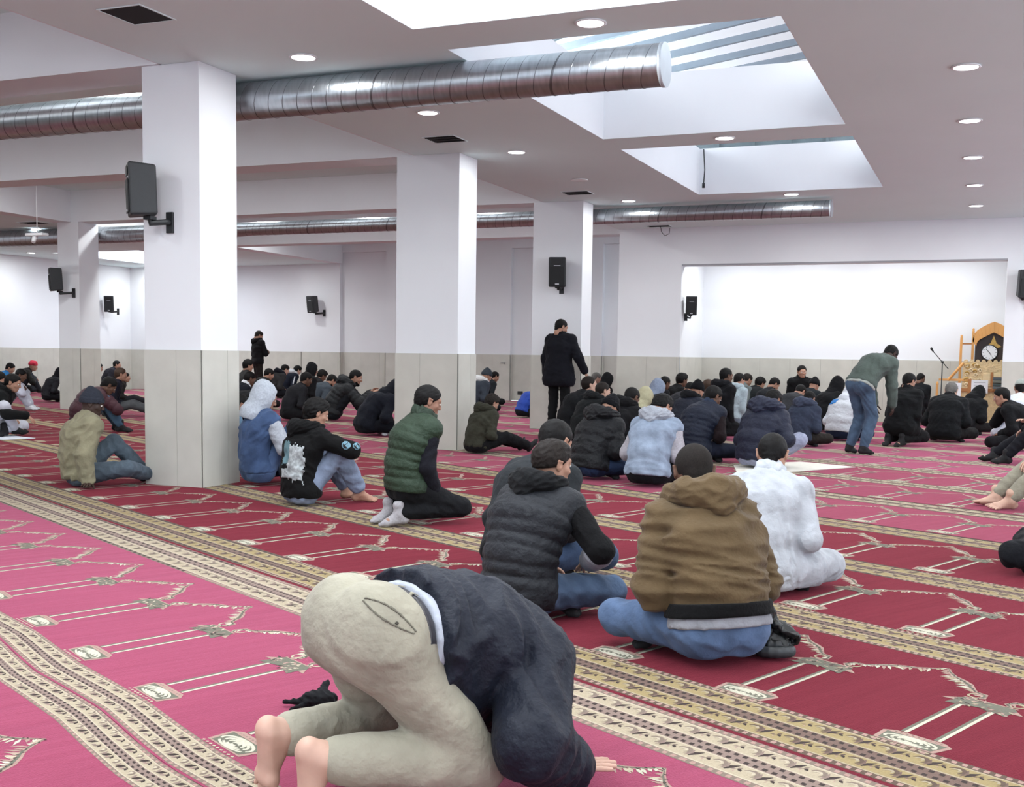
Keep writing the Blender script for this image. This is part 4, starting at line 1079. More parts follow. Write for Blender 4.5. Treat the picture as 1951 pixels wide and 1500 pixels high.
class Person: pass
N_PERSON = 0
def person(x, y, head, sc, J, fit, label, lod=1, group=None, zoff=None):
    """head: world heading angle of +y; fit: outfit dictionary"""
    global N_PERSON
    N_PERSON += 1; seed = N_PERSON
    vb = [.012, .016, .022][lod]; vg = [.0095, .013, .018][lod]
    sk = SK[fit.get('skin', 'olive')]
    lo, hi = bbox_joints(J)
    # ---- body: one continuous skin surface
    g = Field(lo, hi, vb)
    torso_bones(g, J, -.022)
    for s in (-1, 1):
        arm_bones(g, J, -.010, s); leg_bones(g, J, -.006, s, 1.0)
        if fit.get('feet', 'sock') == 'bare' or True: pass
    HR = J['HR']
    nb = J['hed']+HR @ v3(0, -.028, -.065)
    g.bone(J['nek']-nrm(J['nek']-J['che'])*.05, nb, .057, .053, .03)
    V, Q = g.mesh(); parts = [(V, Q, 0)]
    hv, hq = head_T(lod); hs = fit.get('headscale', 1.0); parts.append(((hv*hs) @ HR.T+J['hed'], hq, 0))
    hl = min(2, lod)
    fk = 'bare' if fit.get('feet', 'sock') == 'bare' else 'sock'
    for s in (-1, 1):
        tv, tq = hand_T(fit.get('handR' if s > 0 else 'handL', fit.get('hand', 'relaxed')), hl)
        if s < 0: tv = tv*v3(-1, 1, 1); tq = tq[:, ::-1]
        R = frame(J['hd'][s], J['hn'][s]); parts.append((tv @ R.T+J['wr'][s], tq, 0))
        fv, fq = foot_T(fk, hl)
        if s < 0: fv = fv*v3(-1, 1, 1); fq = fq[:, ::-1]
        t = J['toe'][s]; shin = nrm(J['kn'][s]-J['an'][s]); upv = shin if abs(np.dot(shin, t)) < .93 else v3(0, 0, 1)
        R = frame(t, upv)
        J.setdefault('FR', {})[s] = R
        if fk == 'bare': parts.append((fv @ R.T+J['an'][s], fq, 0))
        else: parts.append(((fv*.93) @ R.T+J['an'][s], fq, 0))
    # eyes
    for s in (-1, 1):
        n1, n2 = 10, 6; vs = []; c_ = v3(s*.032, .0815, .004)
        for r_, m_ in ((.0128, 1), (.0062, 2)):
            off = 0 if m_ == 1 else .0078
            vv = np.array([[r_*math.sin(PI*i/n2)*math.cos(2*PI*j/n1), r_*math.cos(PI*i/n2)*(1 if m_ == 1 else .85)+off, r_*math.sin(PI*i/n2)*math.sin(2*PI*j/n1)*.8] for i in range(n2+1) for j in range(n1)])
            qq = np.array([[i*n1+j, (i+1)*n1+j, (i+1)*n1+(j+1) % n1, i*n1+(j+1) % n1] for i in range(n2) for j in range(n1)])
            parts.append(((vv+c_) @ HR.T+J['hed'], qq, m_))
    Vs, Qs, Ms, k = [], [], [], 0
    for V, Q, m in parts:
        Vs.append(V); Qs.append(Q+k); Ms.append(np.full(len(Q), m)); k += len(V)
    body = link('person', np_mesh('person', np.concatenate(Vs), np.concatenate(Qs), np.concatenate(Ms)), [sk, M_EYE, M_IRIS])
    body.location = (x, y, 0); body.rotation_euler = (0, 0, head-PI/2); body.scale = (sc, sc, sc)
    tag(body, label, 'person', group)
    minz = [min(V[:, 2].min() for V in Vs)]
    out = {}
    def part(name, F_, m, sm=0, lab=None):
        V, Q = F_.mesh() if isinstance(F_, Field) else F_
        if not len(V): return None
        if sm: V = smooth(V, Q, sm)
        o = link(name, np_mesh(name, V, Q), m, body); minz[0] = min(minz[0], V[:, 2].min())
        if lab: o['label'] = lab
        out[name] = (V, Q, o); return o
    # ---- trousers
    T = fit['legs']; e = T.get('e', .014)
    if T.get('kind') != 'none':
        g = Field(lo, hi, vg)
        g.bone(J['hip'][-1], J['hip'][1], .100+e, .100+e, .04)
        g.bone(J['pel'], J['pel']*.35+J['lum']*.65, .104+e, .100+e, .04, flat=(J['Xp'], 1.3))
        for s in (-1, 1):
            hb = J['hip'][s]*.8+J['pel']*.2-J['F']*T.get('butt', .02); g.ell(hb-nrm(J['lum']-J['pel'])*.02, (.090+e, .09+e, .092+e), k=.04)
        if T.get('waist'): g.plane(J['pel']+(J['lum']-J['pel'])*T['waist'], nrm(J['lum']-J['pel']))
        g2 = g.like()
        for s in (-1, 1): leg_bones(g2, J, e, s, T.get('upto', .93), flare=T.get('flare', 0))
        g.f = Field.smin(g.f, g2.f, .045)
        if T.get('cheek'):
            g.bone(J['pel']-J['F']*.16-nrm(J['lum']-J['pel'])*.02, J['pel']-J['F']*.13-nrm(J['lum']-J['pel'])*.16, .006, .02, .03, op='sub')
        wp = J['pel']+(J['lum']-J['pel'])*T.get('waist', .75)
        g.noise(T.get('wr', .006), T.get('wf', 22), seed)
        if T.get('kind') == 'loose' or T.get('floor', True): g.plane((0, 0, .004), (0, 0, -1), .008) if J['pel'][2] < .3 else None
        part('trousers', g, T['m'], 1)
        if T.get('belt'):
            h = Field(lo, hi, vg*.8); w0 = nrm(J['lum']-J['pel'])
            h.bone(J['pel'], J['pel']*.1+J['lum']*.9, .118+e, .114+e, .04, flat=(J['Xp'], 1.3)); h.bone(J['hip'][-1], J['hip'][1], .110+e, .110+e, .04)
            for s in (-1, 1): hb = J['hip'][s]*.8+J['pel']*.2-J['F']*T.get('butt', .02); h.ell(hb-nrm(J['lum']-J['pel'])*.02, (.099+e, .099+e, .101+e), k=.04)
            h.plane(wp+w0*T.get('belt_at', -.01), w0, .004); h.plane(wp+w0*(T.get('belt_at', -.01)-.036), -w0, .004); part('belt', h, T['belt'])
    # ---- top
    U = fit['top']; e = U.get('e', .016); q = U.get('quilt'); Ssp = nrm(J['lum']-J['pel'])
    def top_field(e, arms, q, hem, skirt, vox=vg, kk=.04, upto=.94, wr=None, sl_e=0):
        g = Field(lo, hi, vox); torso_bones(g, J, e, q, kk, U.get('belly', 0))
        if skirt:
            for s in (-1, 1): g.bone(J['hip'][s], J['hip'][s]*(1-skirt)+J['kn'][s]*skirt, .098+e, (.098-.03*skirt)+e+U.get('skirt_e', 0), .06)
            if U.get('drape'):
                for s in (-1, 1): g.bone(J['kn'][s]*skirt+J['hip'][s]*(1-skirt), J['kn'][s]*.4+J['an'][s]*.6, .072+e, .06+e, .06)
        for (a_, b_, r1_, r2_) in U.get('extra', ()): g.bone(v3(*a_), v3(*b_), r1_, r2_, .08)
        if hem is not None: g.plane(J['pel']+Ssp*hem, -Ssp, .012)
        if arms:
            A = g.like()
            for s in (-1, 1): arm_bones(A, J, e*.75+U.get('sleeve_e', 0)+sl_e, s, q, upto=upto)
            g.f = Field.smin(g.f, A.f, .018)
        g.noise(wr if wr is not None else U.get('wr', .006), U.get('wf', 20), seed+3, U.get('aniso', (1, 1, 1)))
        if J['pel'][2] < .3: g.plane((0, 0, .004), (0, 0, -1), .008)
        return g
    sleeves = U.get('arms', True)
    g = top_field(e, sleeves and not U.get('vest'), q, U.get('hem', -.02), U.get('skirt', 0))
    if U.get('vest'):
        for s in (-1, 1):      # arm holes
            d = nrm(J['el'][s]-J['sh'][s]); 
        part(U.get('name', 'vest'), g, U['m'], 1)
        V_ = U['under']; a = Field(lo, hi, vg)
        for s in (-1, 1): arm_bones(a, J, V_.get('e', .012), s, upto=V_.get('upto', .95)); a.ell(J['sh'][s], (.068, .068, .068), k=.02)
        a.bone(J['sh'][-1], J['sh'][1], .05, .05, .02)
        if V_.get('split'):
            for s in (-1, 1):
                b2 = Field(lo, hi, vg); b2.bone(J['el'][s]*.85+J['wr'][s]*.15, J['wr'][s]*.93+J['el'][s]*.07, .076, .062, .01)
                b2.noise(.004, 26, seed); part('sleeve', b2, V_['split'], 1)
                b2 = Field(lo, hi, vg); b2.bone(J['wr'][s]*.93+J['el'][s]*.07, J['wr'][s]*1.02-J['el'][s]*.02, .064, .058, .01); part('cuff', b2, V_['m'], 0)
        a.noise(.006, 24, seed+5)
        part('shirt', a, V_['m'], 1)
    else:
        part(U.get('name', 'jacket'), g, U['m'], 1)
    if U.get('rib'):        # knitted waistband and cuffs
        h = Field(lo, hi, vg); torso_bones(h, J, e+.015); hm = U.get('hem', -.02); h.plane(J['pel']+Ssp*(hm+.045), Ssp, .006); h.plane(J['pel']+Ssp*(hm-.012), -Ssp, .006); h.f = h.f; part('waistband', h, U['rib'])
    if U.get('shirt_tail'):
        h = Field(lo, hi, vg); torso_bones(h, J, U.get('tail_e', .022)); h.plane(J['pel']+Ssp*(U.get('hem', -.02)+.03), Ssp, .006); h.plane(J['pel']+Ssp*(U.get('hem', 0)-U.get('tail', .055)), -Ssp, .006); h.noise(.002, 24, seed); part('shirt_tail', h, U['shirt_tail'])
    # ---- head wear
    def wear(kind, name, m, at=None, R=None, s3=1.0):
        V, Q = head_wear(kind, lod); R = HR if R is None else R; at = J['hed'] if at is None else at
        return part(name, ((V*s3*hs) @ R.T+at, Q), m)
    hr = fit.get('hair')
    if hr: wear(hr[0], 'hair', HAIR[hr[1]])
    if fit.get('beard'): wear('beard', 'beard', HAIR[fit['beard']])
    if lod < 2: wear('brows', 'eyebrows', HAIR['dark'])
    hat = fit.get('hat')
    if hat: wear(hat[0], {'beanie': 'beanie', 'kufi': 'prayer_cap', 'cap': 'cap', 'wrap': 'head_wrap', 'hood_up': 'hood'}[hat[0]], hat[1])
    nf = nrm(J['nek']-J['che']); NR = frame(np.cross(nf, J['X'])*(1 if np.dot(np.cross(nf, J['X']), J['F']) > 0 else -1), nf)
    if fit.get('hood'): wear('hood_down', 'hood', fit['hood'][0], J['nek']+nf*(.015+fit['hood'][1])+(J['F']*-.012), NR, fit['hood'][2] if len(fit['hood']) > 2 else 1.0)
    if fit.get('collar'): wear('collar', 'collar', fit['collar'], J['nek']+nf*.012, NR, fit.get('collar_s', 1.0))
    # ---- socks / shoes
    if fk == 'sock':
        sm_ = fit.get('sock_m') or mat('sock_black', (24, 24, 27), .9, var=.1, vscale=60, bump=.002, bscale=90)
        for s in (-1, 1):
            fv, fq = foot_T('sock', hl)
            if s < 0: fv = fv*v3(-1, 1, 1); fq = fq[:, ::-1]
            part('sock', (fv @ J['FR'][s].T+J['an'][s], fq), sm_)
    body.location.z = (-minz[0]*sc+.004) if zoff is None else zoff
    body['_h'] = 0; del body['_h']
    P_ = Person(); P_.o = body; P_.J = J; P_.parts = out; P_.sc = sc
    return P_

def decal(P_, part, origin, direction, up, w, h, m, name, poly=None, nx=10, ny=10, off=.003):
    """patch sewn or printed on a garment: a grid laid onto its surface (local coordinates)"""
    from mathutils.bvhtree import BVHTree
    V, Q, o = P_.parts[part]
    bvh = BVHTree.FromPolygons([tuple(v) for v in V], [tuple(int(i) for i in q) for q in Q])
    d = nrm(np.array(direction, float)); u = np.array(up, float); u = nrm(u-d*np.dot(u, d)); r = np.cross(u, d)
    VV, FF = [], []; grid = {}
    for i in range(nx+1):
        for j in range(ny+1):
            a, b = (i/nx-.5)*w, (j/ny-.5)*h
            if poly is not None and not poly(i/nx-.5, j/ny-.5): continue
            p = np.array(origin, float)+r*a+u*b
            hit = bvh.ray_cast(Vector(p-d*.25), Vector(d), 1.0)
            if hit[0] is None: continue
            grid[i, j] = len(VV); VV.append(tuple(hit[0]-Vector(d)*off))
    for i in range(nx):
        for j in range(ny):
            k = [(i, j), (i+1, j), (i+1, j+1), (i, j+1)]
            if all(q in grid for q in k): FF.append(tuple(grid[q] for q in k))
    if not FF: return None
    me = bpy.data.meshes.new(name); me.from_pydata(VV, [], FF); me.update(); me.polygons.foreach_set('use_smooth', [True]*len(FF))
    md = link(name, me, m, o); s_ = md.modifiers.new('t', 'SOLIDIFY'); s_.thickness = .002; s_.offset = 0
    return md
# ================================================================== PEOPLE: everyone in the hall
def C(rgb, kind='cloth'): return fabric('%s_%d_%d_%d' % ((kind,)+tuple(rgb)), rgb, kind)
def jk(rgb, kind='cloth', **k): return dict(m=C(rgb, kind), **k)
def tr(rgb, kind='cloth', **k): return dict(m=C(rgb, kind), **k)
sujud = person(-1.445, 2.545, 1.0873, 0.955, skeleton('sujud', **{'hpitch': 1.25, 'pel': (0, 0, -0.005), 'sa': 1.68, 'legR': {'an': (0.08, -0.19, 0.15), 'kn': (0.2, 0.2, 0.09), 'hint': (0.35, 1, -0.6), 'toe': (0, 0.06, -1)}, 'legL': {'an': (-0.16, -0.19, 0.15), 'kn': (-0.2, 0.2, 0.09), 'hint': (-0.1, 1, -0.6), 'toe': (0, 0.06, -1)}, 'armR': {'wr': (0.27, 0.47, 0.035), 'hint': (0.5, -1, 0.45), 'dir': (0.35, 0.9, 0)}, 'armL': {'wr': (-0.27, 0.5, 0.035), 'hint': (-0.7, -0.5, 0.6), 'dir': (0, 1, 0)}}),
       dict(skin='fair',hair=('crop','black'),feet='bare',hand='flat',top=jk((30,36,54),'nylon',e=.056,hem=.125,shirt_tail=C((186,190,200)),tail_e=.034,tail=.018,wr=.010,wf=15,sleeve_e=.016,aniso=(.7,1.6,1),extra=(((0,.14,.40),(0,.44,.30),.18,.16),((.03,.20,.30),(.03,.42,.20),.15,.12))),legs=tr((160,155,138),e=.020,waist=.60,butt=.05,wr=.005,wf=13,belt=C((58,54,60),'leather'),belt_at=.004,cheek=True)),
       'person in navy jacket and beige trousers bowing with forehead on the carpet, bare feet', 0)
person(-1.926, 4.687, 1.3038, 0.910, skeleton('cross', **{'hyaw': -0.35, 'hpitch': 0.15, 'lean': 0.18, 'curl': 0.45, 'twist': 0, 'armR': {'wr': (0.2, 0.36, 0.24), 'hint': (0.9, -0.2, -0.6)}, 'armL': 'lap'}),
       dict(skin='tan',hair=('fade','dark'),hood=(C((22,23,27),'cloth'),0),legs=tr((76,94,120),'denim'),top=jk((44,46,54),'nylon',e=.034,quilt=(.062,.020),vest=True,hem=-.09,wr=.002,under=dict(m=C((18,18,21),'cloth'),e=.018,split=C((150,152,158),'knit')))),
       'person in charcoal quilted vest with grey forearms, sitting left of the brown jacket', 0)
brownjacket = person(-0.911, 4.337, 2.3161, 0.970, skeleton('cross', **{'hyaw': -0.3, 'hpitch': 0.3, 'lean': 0.16, 'curl': 0.5}),
       dict(skin='brown',hair=('buzz','stubble'),hood=(C((106,87,61)),.0,1.12),legs=tr((82,102,132),'denim',waist=.55,belt=C((52,52,58),'leather'),belt_at=-.012),top=jk((106,87,61),e=.036,hem=.055,wr=.011,wf=24,aniso=(.45,.45,1.7),tail_e=.034,rib=C((22,22,24),'knit'),sleeve_e=.01,shirt_tail=C((150,152,158)))),
       'person in brown hooded jacket and blue jeans sitting with back to the viewer', 0)
person(-1.032, 5.726, 1.5132, 0.925, skeleton('cross', **{'hyaw': 0.05, 'hpitch': 0.35, 'lean': 0.16, 'curl': 0.5, 'armR': {'wr': (0.14, 0.3, 0.2), 'hint': (0.45, -0.6, -0.8)}}),
       dict(skin='tan',hair=('crop','black'),collar=C((190,194,200)),legs=tr((180,184,190),e=.030,wr=.008,wf=22),top=jk((180,184,190),e=.026,hem=None,wr=.0075,wf=21,aniso=(1.5,1.5,.55),skirt=.55,skirt_e=.02,name='thobe')),
       'person in long white thobe sitting cross-legged right of the brown jacket', 0)
person(-2.282, 5.500, 1.2339, 1.000, skeleton('cross', **{'hpitch': 0.4}),
       dict(skin='tan',hair=('short','black'),legs=tr((64,82,112),'denim'),top=jk((52,56,60),e=.026)),
       'person in dark grey jacket mostly hidden behind the charcoal quilted vest', 1)
person(-3.733, 6.978, 0.8674, 0.925, skeleton('seiza', **{'hyaw': -0.1, 'hpitch': 0.3, 'lean': 0.1, 'curl': 0.35}),
       dict(skin='olive',hair=('short','black'),collar=C((56,74,58),'nylon'),collar_s=1.15,beard='dark',sock_m=C((165,162,165),'knit'),legs=tr((20,22,27)),top=jk((58,78,60),'nylon',e=.036,quilt=(.062,.020),vest=True,hem=-.04,wr=.002,under=dict(m=C((30,31,40)),e=.018))),
       'person kneeling in green quilted vest with dark sleeves and pale socks', 0)
blackhoodie = person(-4.937, 7.494, 0.9896, 0.930, skeleton('knees', **{'hpitch': 0.3, 'hyaw': -0.1, 'lean': -0.02, 'curl': 0.45, 'armR': {'wr': (0.1, 0.44, 0.44), 'hint': (0.9, 0.3, -0.2)}, 'armL': 'knee'}),
       dict(skin='tan',hair=('flop','black'),feet='bare',hood=(C((16,16,18)),-.01,1.05),legs=tr((126,138,160),'denim',upto=.86,flare=.012),top=jk((16,16,18),e=.032,hem=-.06,wr=.007)),
       'person in black hoodie with printed back and pale jeans, barefoot, hugging the knees', 0)
person(-5.994, 8.409, 1.0071, 0.975, skeleton('knees', **{'hpitch': 0.35, 'hyaw': -0.15, 'lean': -0.06, 'curl': 0.35, 'legL': 'cross', 'legR': {'an': (0.13, 0.44, 0.085), 'hint': (0.15, 0.3, 1)}, 'armR': {'wr': (0.16, 0.36, 0.26), 'hint': (0.8, -0.4, -0.6)}}),
       dict(skin='olive',hat=('hood_up',C((176,182,192),'knit')),sock_m=C((120,126,132),'knit'),legs=tr((70,90,124),'denim'),top=jk((64,84,120),'denim',e=.030,vest=True,hem=-.02,wr=.006,under=dict(m=C((168,172,180),'knit'),e=.022))),
       'person in blue denim jacket with pale grey hood up beside the nearest column', 0)
person(-7.288, 7.613, 0.9547, 0.935, skeleton('legs', **{'hpitch': 0.25, 'hyaw': -0.35, 'lean': -0.08, 'curl': 0.5, 'legR': {'an': (0.06, 0.64, 0.08), 'hint': (1, 0, 0.3)}, 'legL': {'an': (-0.05, 0.62, 0.09), 'hint': (-0.2, 0.1, 1)}, 'armR': {'wr': (0.27, 0.03, 0.05), 'hint': (0.5, -1, 0), 'dir': (0.5, -0.2, -0.05)}, 'armL': {'wr': (-0.25, 0.1, 0.06), 'hint': (-0.5, -1, 0), 'dir': (-0.5, -0.2, 0)}}),
       dict(skin='dark',hat=('beanie',C((64,68,80),'knit')),legs=tr((86,98,110),'denim'),hand='flat',top=jk((140,135,110),e=.044,hem=-.05,wr=.009)),
       'person in beige jacket and grey beanie leaning back on one hand beside the nearest column', 0)
person(-11.885, 12.461, 0.9198, 1.050, skeleton('knees', **{'hpitch': 0.7, 'curl': 0.9}),
       dict(skin='brown',hair=('short','black'),legs=tr((70,96,120),'denim'),top=jk((84,46,56),'nylon',e=.032,quilt=(.07,.018),wr=.002)),
       'person in maroon quilted jacket hunched behind the beige jacket', 1)
person(-20.828, 22.021, 0.8849, 1.000, skeleton('cross', **{'hpitch': 0.3, 'hyaw': -0.2}),
       dict(skin='tan',hair=('short','black'),legs=tr((40,42,48)),top=jk((62,62,68),e=.028)),
       'person in grey jacket sitting just behind the maroon quilted jacket', 1)
person(-18.513, 19.188, 0.9198, 1.000, skeleton('cross', **{}),
       dict(hat=('hood_up',C((98,20,38))),legs=tr((40,40,46)),top=jk((98,20,38),e=.028)),
       'person in dark red hood half hidden by the far left column', 2)
person(-23.328, 25.448, 0.5707, 1.025, skeleton('cross', **{'hpitch': 0.1}),
       dict(skin='tan',hair=('short','black'),legs=tr((30,30,36)),top=jk((52,50,60),e=.026)),
       'person in dark jacket sitting against the left aisle wall', 2)
person(-14.364, 15.705, 0.6056, 1.000, skeleton('legs', **{'hpitch': 0.1, 'hyaw': 0.3, 'lean': 0.1, 'arms': 'lap'}),
       dict(skin='tan',hair=('short','brown'),sock_m=C((205,205,205)),legs=tr((92,94,98)),top=jk((30,34,52),e=.028)),
       'person in navy jacket with legs stretched out and pale soles, left aisle', 2)
person(-16.667, 18.498, 0.6580, 0.820, skeleton('legs', **{'hpitch': 0.1, 'lean': 0.1, 'arms': 'lap'}),
       dict(skin='tan',hair=('short','black'),legs=tr((40,40,46)),top=jk((48,44,44))),
       'small figure behind the navy jacket with stretched legs', 2)
person(-19.386, 19.329, 0.9198, 0.865, skeleton('cross', **{}),
       dict(hat=('hood_up',C((26,27,34))),legs=tr((26,27,32)),top=jk((30,32,40),'nylon',e=.036)),
       'dark hooded person sitting half behind the far left column', 2)
person(-23.318, 22.283, 0.7453, 1.040, skeleton('knees', **{'hpitch': 0.2, 'hyaw': -0.2, 'legL': 'cross'}),
       dict(skin='tan',hat=('wrap',C((196,52,72))),legs=tr((58,62,70)),top=jk((42,40,38),e=.030)),
       'person with a red head wrap sitting by the left wall', 2)
person(-21.272, 19.657, 0.5707, 1.000, skeleton('cross', **{'hpitch': 0.5}),
       dict(skin='tan',hair=('short','black'),legs=tr((30,32,40)),top=jk((48,132,200),e=.026)),
       'person in bright blue jacket at the far left edge', 2)
person(-13.748, 12.314, 0.7453, 1.000, skeleton('cross', **{}),
       dict(skin='tan',hair=('short','black'),legs=tr((30,32,40)),top=jk((30,32,38),e=.026)),
       'dark figure cut by the left picture edge', 2)
person(-17.383, 16.202, 0.6580, 1.000, skeleton('knees', **{'hpitch': 0.4, 'hyaw': -0.1}),
       dict(skin='brown',hair=('short','black'),sock_m=C((225,228,235)),legs=tr((200,204,220),e=.024),top=jk((206,208,224),e=.020,hem=None,skirt=.5,name='thobe')),
       'person in white thobe with knees up at the left edge, behind the black jacket', 2)
person(-12.435, 11.313, 0.6056, 1.010, skeleton('cross', **{'hpitch': 0.3, 'hyaw': -0.1, 'armR': {'wr': (0.22, 0.56, 0.26), 'hint': (0.5, 0, -0.6), 'dir': (0.1, 0.8, -0.6)}, 'twist': -0.1, 'lean': 0.25, 'legR': {'an': (0.02, 0.36, 0.075), 'hint': (0.55, 0.5, 0.75)}}),
       dict(skin='tan',hair=('short','black'),legs=tr((204,206,218)),top=jk((20,22,24),e=.034,hem=-.06),hood=(C((20,22,24)),0)),
       'person in black jacket and white trousers at the left edge, hand over the knee', 1)
person(-17.238, 24.261, 0.8849, 1.000, skeleton('stand', **{'hpitch': 0.5, 'arms': 'fold'}),
       dict(skin='tan',hair=('short','dark'),hood=(C((24,24,28)),0),legs=tr((42,36,34)),top=jk((24,24,28),e=.034,hem=-.12)),
       'person standing in black hoodie against the far wall, hands folded', 1)
person(-13.522, 18.420, 0.8849, 0.970, skeleton('seiza', **{'hpitch': 0.2}),
       dict(skin='tan',hair=('flop','black'),legs=tr((30,30,34)),top=jk((62,62,62),e=.024)),
       'person with wavy black hair just below the standing hoodie', 2)
person(-11.764, 15.787, 0.9198, 1.000, skeleton('cross', **{'hpitch': 0.3}),
       dict(skin='brown',hair=('short','black'),collar=C((220,222,226)),legs=tr((30,30,34)),top=jk((26,30,44),e=.026)),
       'dark skinned person in navy with a white collar near the column', 2)
person(-9.271, 12.394, 1.0071, 1.100, skeleton('cross', **{'lean': 0.35, 'curl': 0.7}),
       dict(skin='brown',hair=('curly','black'),legs=tr((20,20,24)),top=jk((22,22,26),e=.030)),
       'person in black between the grey hood and the black hoodie', 1)
person(-7.166, 9.289, 0.9547, 0.900, skeleton('cross', **{'hpitch': 0.4}),
       dict(skin='olive',hair=('short','black'),hood=(C((150,156,162),'knit'),0),legs=tr((40,50,70)),top=jk((88,116,140),'denim',e=.026)),
       'person in grey hood and blue jacket peeking from behind the nearest column', 1)
person(-13.909, 19.424, 0.9198, 1.000, skeleton('cross', **{'hpitch': 0.5}),
       dict(skin='tan',hair=('short','black'),legs=tr((30,30,34)),top=jk((36,36,42))),
       'small dark-haired head behind the black curly hair', 2)
person(-16.967, 24.366, 0.9547, 1.080, skeleton('cross', **{'lean': 0.35, 'hpitch': 0.5}),
       dict(skin='fair',hair=('short','black'),collar=C((190,194,198)),legs=tr((30,32,40)),top=jk((70,70,72),e=.032,sleeve_e=0),hood=(C((30,34,46)),0)),
       'person in grey coat bowed, left of the navy jacket with white stripe', 2)
stripe1 = person(-17.575, 25.909, 1.0071, 1.020, skeleton('cross', **{'lean': 0.35, 'hpitch': 0.5}),
       dict(skin='fair',hair=('flop','black'),legs=tr((28,32,44)),top=jk((30,38,56),e=.032),hood=(C((205,208,212),'knit'),0)),
       'person in navy jacket with a white hood in the middle group', 2)
person(-11.736, 17.974, 0.9198, 0.920, skeleton('seiza', **{'hpitch': 0.2}),
       dict(hat=('hood_up',C((24,24,28))),legs=tr((26,26,30)),top=jk((26,26,30))),
       'dark hooded head behind the group, left of the bearded man', 2)
person(-11.083, 16.472, 0.9198, 1.000, skeleton('cross', **{}),
       dict(skin='brown',hair=('short','black'),legs=tr((26,26,30)),top=jk((40,40,46))),
       'short-haired person between the white hood and the curly black hair', 2)
person(-13.317, 20.446, 0.9547, 1.000, skeleton('cross', **{'hpitch': 0.6, 'lean': 0.3}),
       dict(skin='brown',hair=('curly','black'),legs=tr((24,24,28)),top=jk((30,31,36),e=.030)),
       'curly-haired person in black just left of the grey sweater', 2)
person(-12.150, 18.828, 0.9198, 1.000, skeleton('cross', **{'hpitch': 0.75, 'lean': 0.4, 'curl': 0.6}),
       dict(skin='tan',hair=('short','black'),beard='black',legs=tr((30,32,36)),top=jk((78,86,96),'knit',e=.026)),
       'bearded person in slate grey sweater looking down', 1)
person(-10.547, 17.046, 0.4835, 1.115, skeleton('knees', **{'hpitch': 0.35, 'lean': 0.25, 'curl': 0.6, 'armR': {'wr': (0.12, 0.62, 0.42), 'hint': (0.4, 0, -1)}, 'armL': {'wr': (-0.1, 0.6, 0.44), 'hint': (-0.4, 0, -1)}}),
       dict(skin='tan',hair=('crop','black'),beard='black',legs=tr((28,31,38)),top=jk((40,44,48),'nylon',e=.036,quilt=(.07,.018),wr=.002),hood=(C((36,39,43),'nylon'),0,1.1)),
       'person in dark quilted jacket seen from the side with arms on raised knees', 1)
person(-8.268, 14.238, 0.9198, 1.065, skeleton('cross', **{'lean': 0.45, 'curl': 0.6, 'hpitch': 0.8}),
       dict(hat=('hood_up',C((20,24,36))),sock_m=C((200,200,206),'knit'),legs=tr((22,25,36)),top=jk((22,26,40),e=.036,hem=-.07)),
       'person in dark navy hunched forward, cut off by the middle column', 1)
person(-9.603, 20.808, 0.9198, 1.050, skeleton('cross', **{'hpitch': 0.4}),
       dict(skin='tan',hat=('beanie',C((70,76,86),'knit')),hood=(C((214,214,214),'knit'),0),legs=tr((30,32,40)),top=jk((66,74,86),e=.034)),
       'person in grey beanie and white collar right of the middle column', 2)
person(-10.705, 23.791, 0.8325, 0.950, skeleton('cross', **{'hpitch': 0.4}),
       dict(skin='tan',hair=('short','black'),legs=tr((30,32,36)),top=jk((44,48,54))),
       'dark-haired person beside the grey beanie', 2)
person(-5.681, 12.431, 0.9547, 0.835, skeleton('legs', **{'hpitch': 0.5, 'lean': 0.15, 'curl': 0.5, 'arms': 'lap'}),
       dict(skin='tan',hair=('curly','dark'),legs=tr((20,21,25),e=.026),top=jk((72,72,58),e=.036,hem=-.05),hood=(C((66,66,54)),0,1.1)),
       'child in olive hooded coat with dark legs stretched out by the middle column', 1)
person(-8.159, 19.972, 0.9198, 0.825, skeleton('cross', **{'lean': 0.4, 'curl': 0.6, 'hpitch': 0.7}),
       dict(skin='tan',hair=('short','black'),legs=tr((20,22,30)),top=jk((30,66,160),'nylon',e=.034)),
       'person in bright blue jacket almost hidden behind the third column', 2)
person(-6.184, 16.642, 1.4085, 1.025, skeleton('stand', **{'hpitch': 0.35, 'hyaw': -0.55, 'armR': {'wr': (0.38, 0.14, 0.92), 'hint': (0.5, -1, 0), 'dir': (0.4, 0.2, -1), 'back': (1, 0, 0.3)}}),
       dict(skin='tan',hair=('crop','black'),collar=C((18,20,28)),legs=tr((19,20,24)),top=jk((20,22,34),e=.042,hem=-.24,skirt=.3,skirt_e=.045,wr=.005)),
       'person standing in black coat in front of the third column', 1)
person(-5.558, 15.289, 0.6580, 1.060, skeleton('cross', **{'hpitch': -0.1}),
       dict(skin='fair',hair=('short','dark'),legs=tr((26,28,32)),top=jk((26,29,33),e=.028)),
       'pale-faced person in profile just below the standing coat', 2)
person(-7.886, 22.648, 0.7453, 1.000, skeleton('cross', **{}),
       dict(skin='fair',hair=('short','grey'),legs=tr((26,28,32)),top=jk((30,32,36))),
       'grey-haired person right of the standing coat', 2)
person(-4.967, 14.233, 0.8151, 1.000, skeleton('cross', **{'hpitch': 0.1}),
       dict(skin='fair',hair=('crop','dark'),beard='dark',legs=tr((26,28,32)),top=jk((27,30,34),e=.032),hood=(C((30,33,37)),0)),
       'person in profile in a dark hooded jacket, above the big black padded jacket', 1)
person(-6.902, 20.491, 0.9198, 1.000, skeleton('cross', **{}),
       dict(hat=('hood_up',C((18,18,22))),legs=tr((22,22,26)),top=jk((20,20,24),e=.028)),
       'black hooded person against the pier dado', 2)
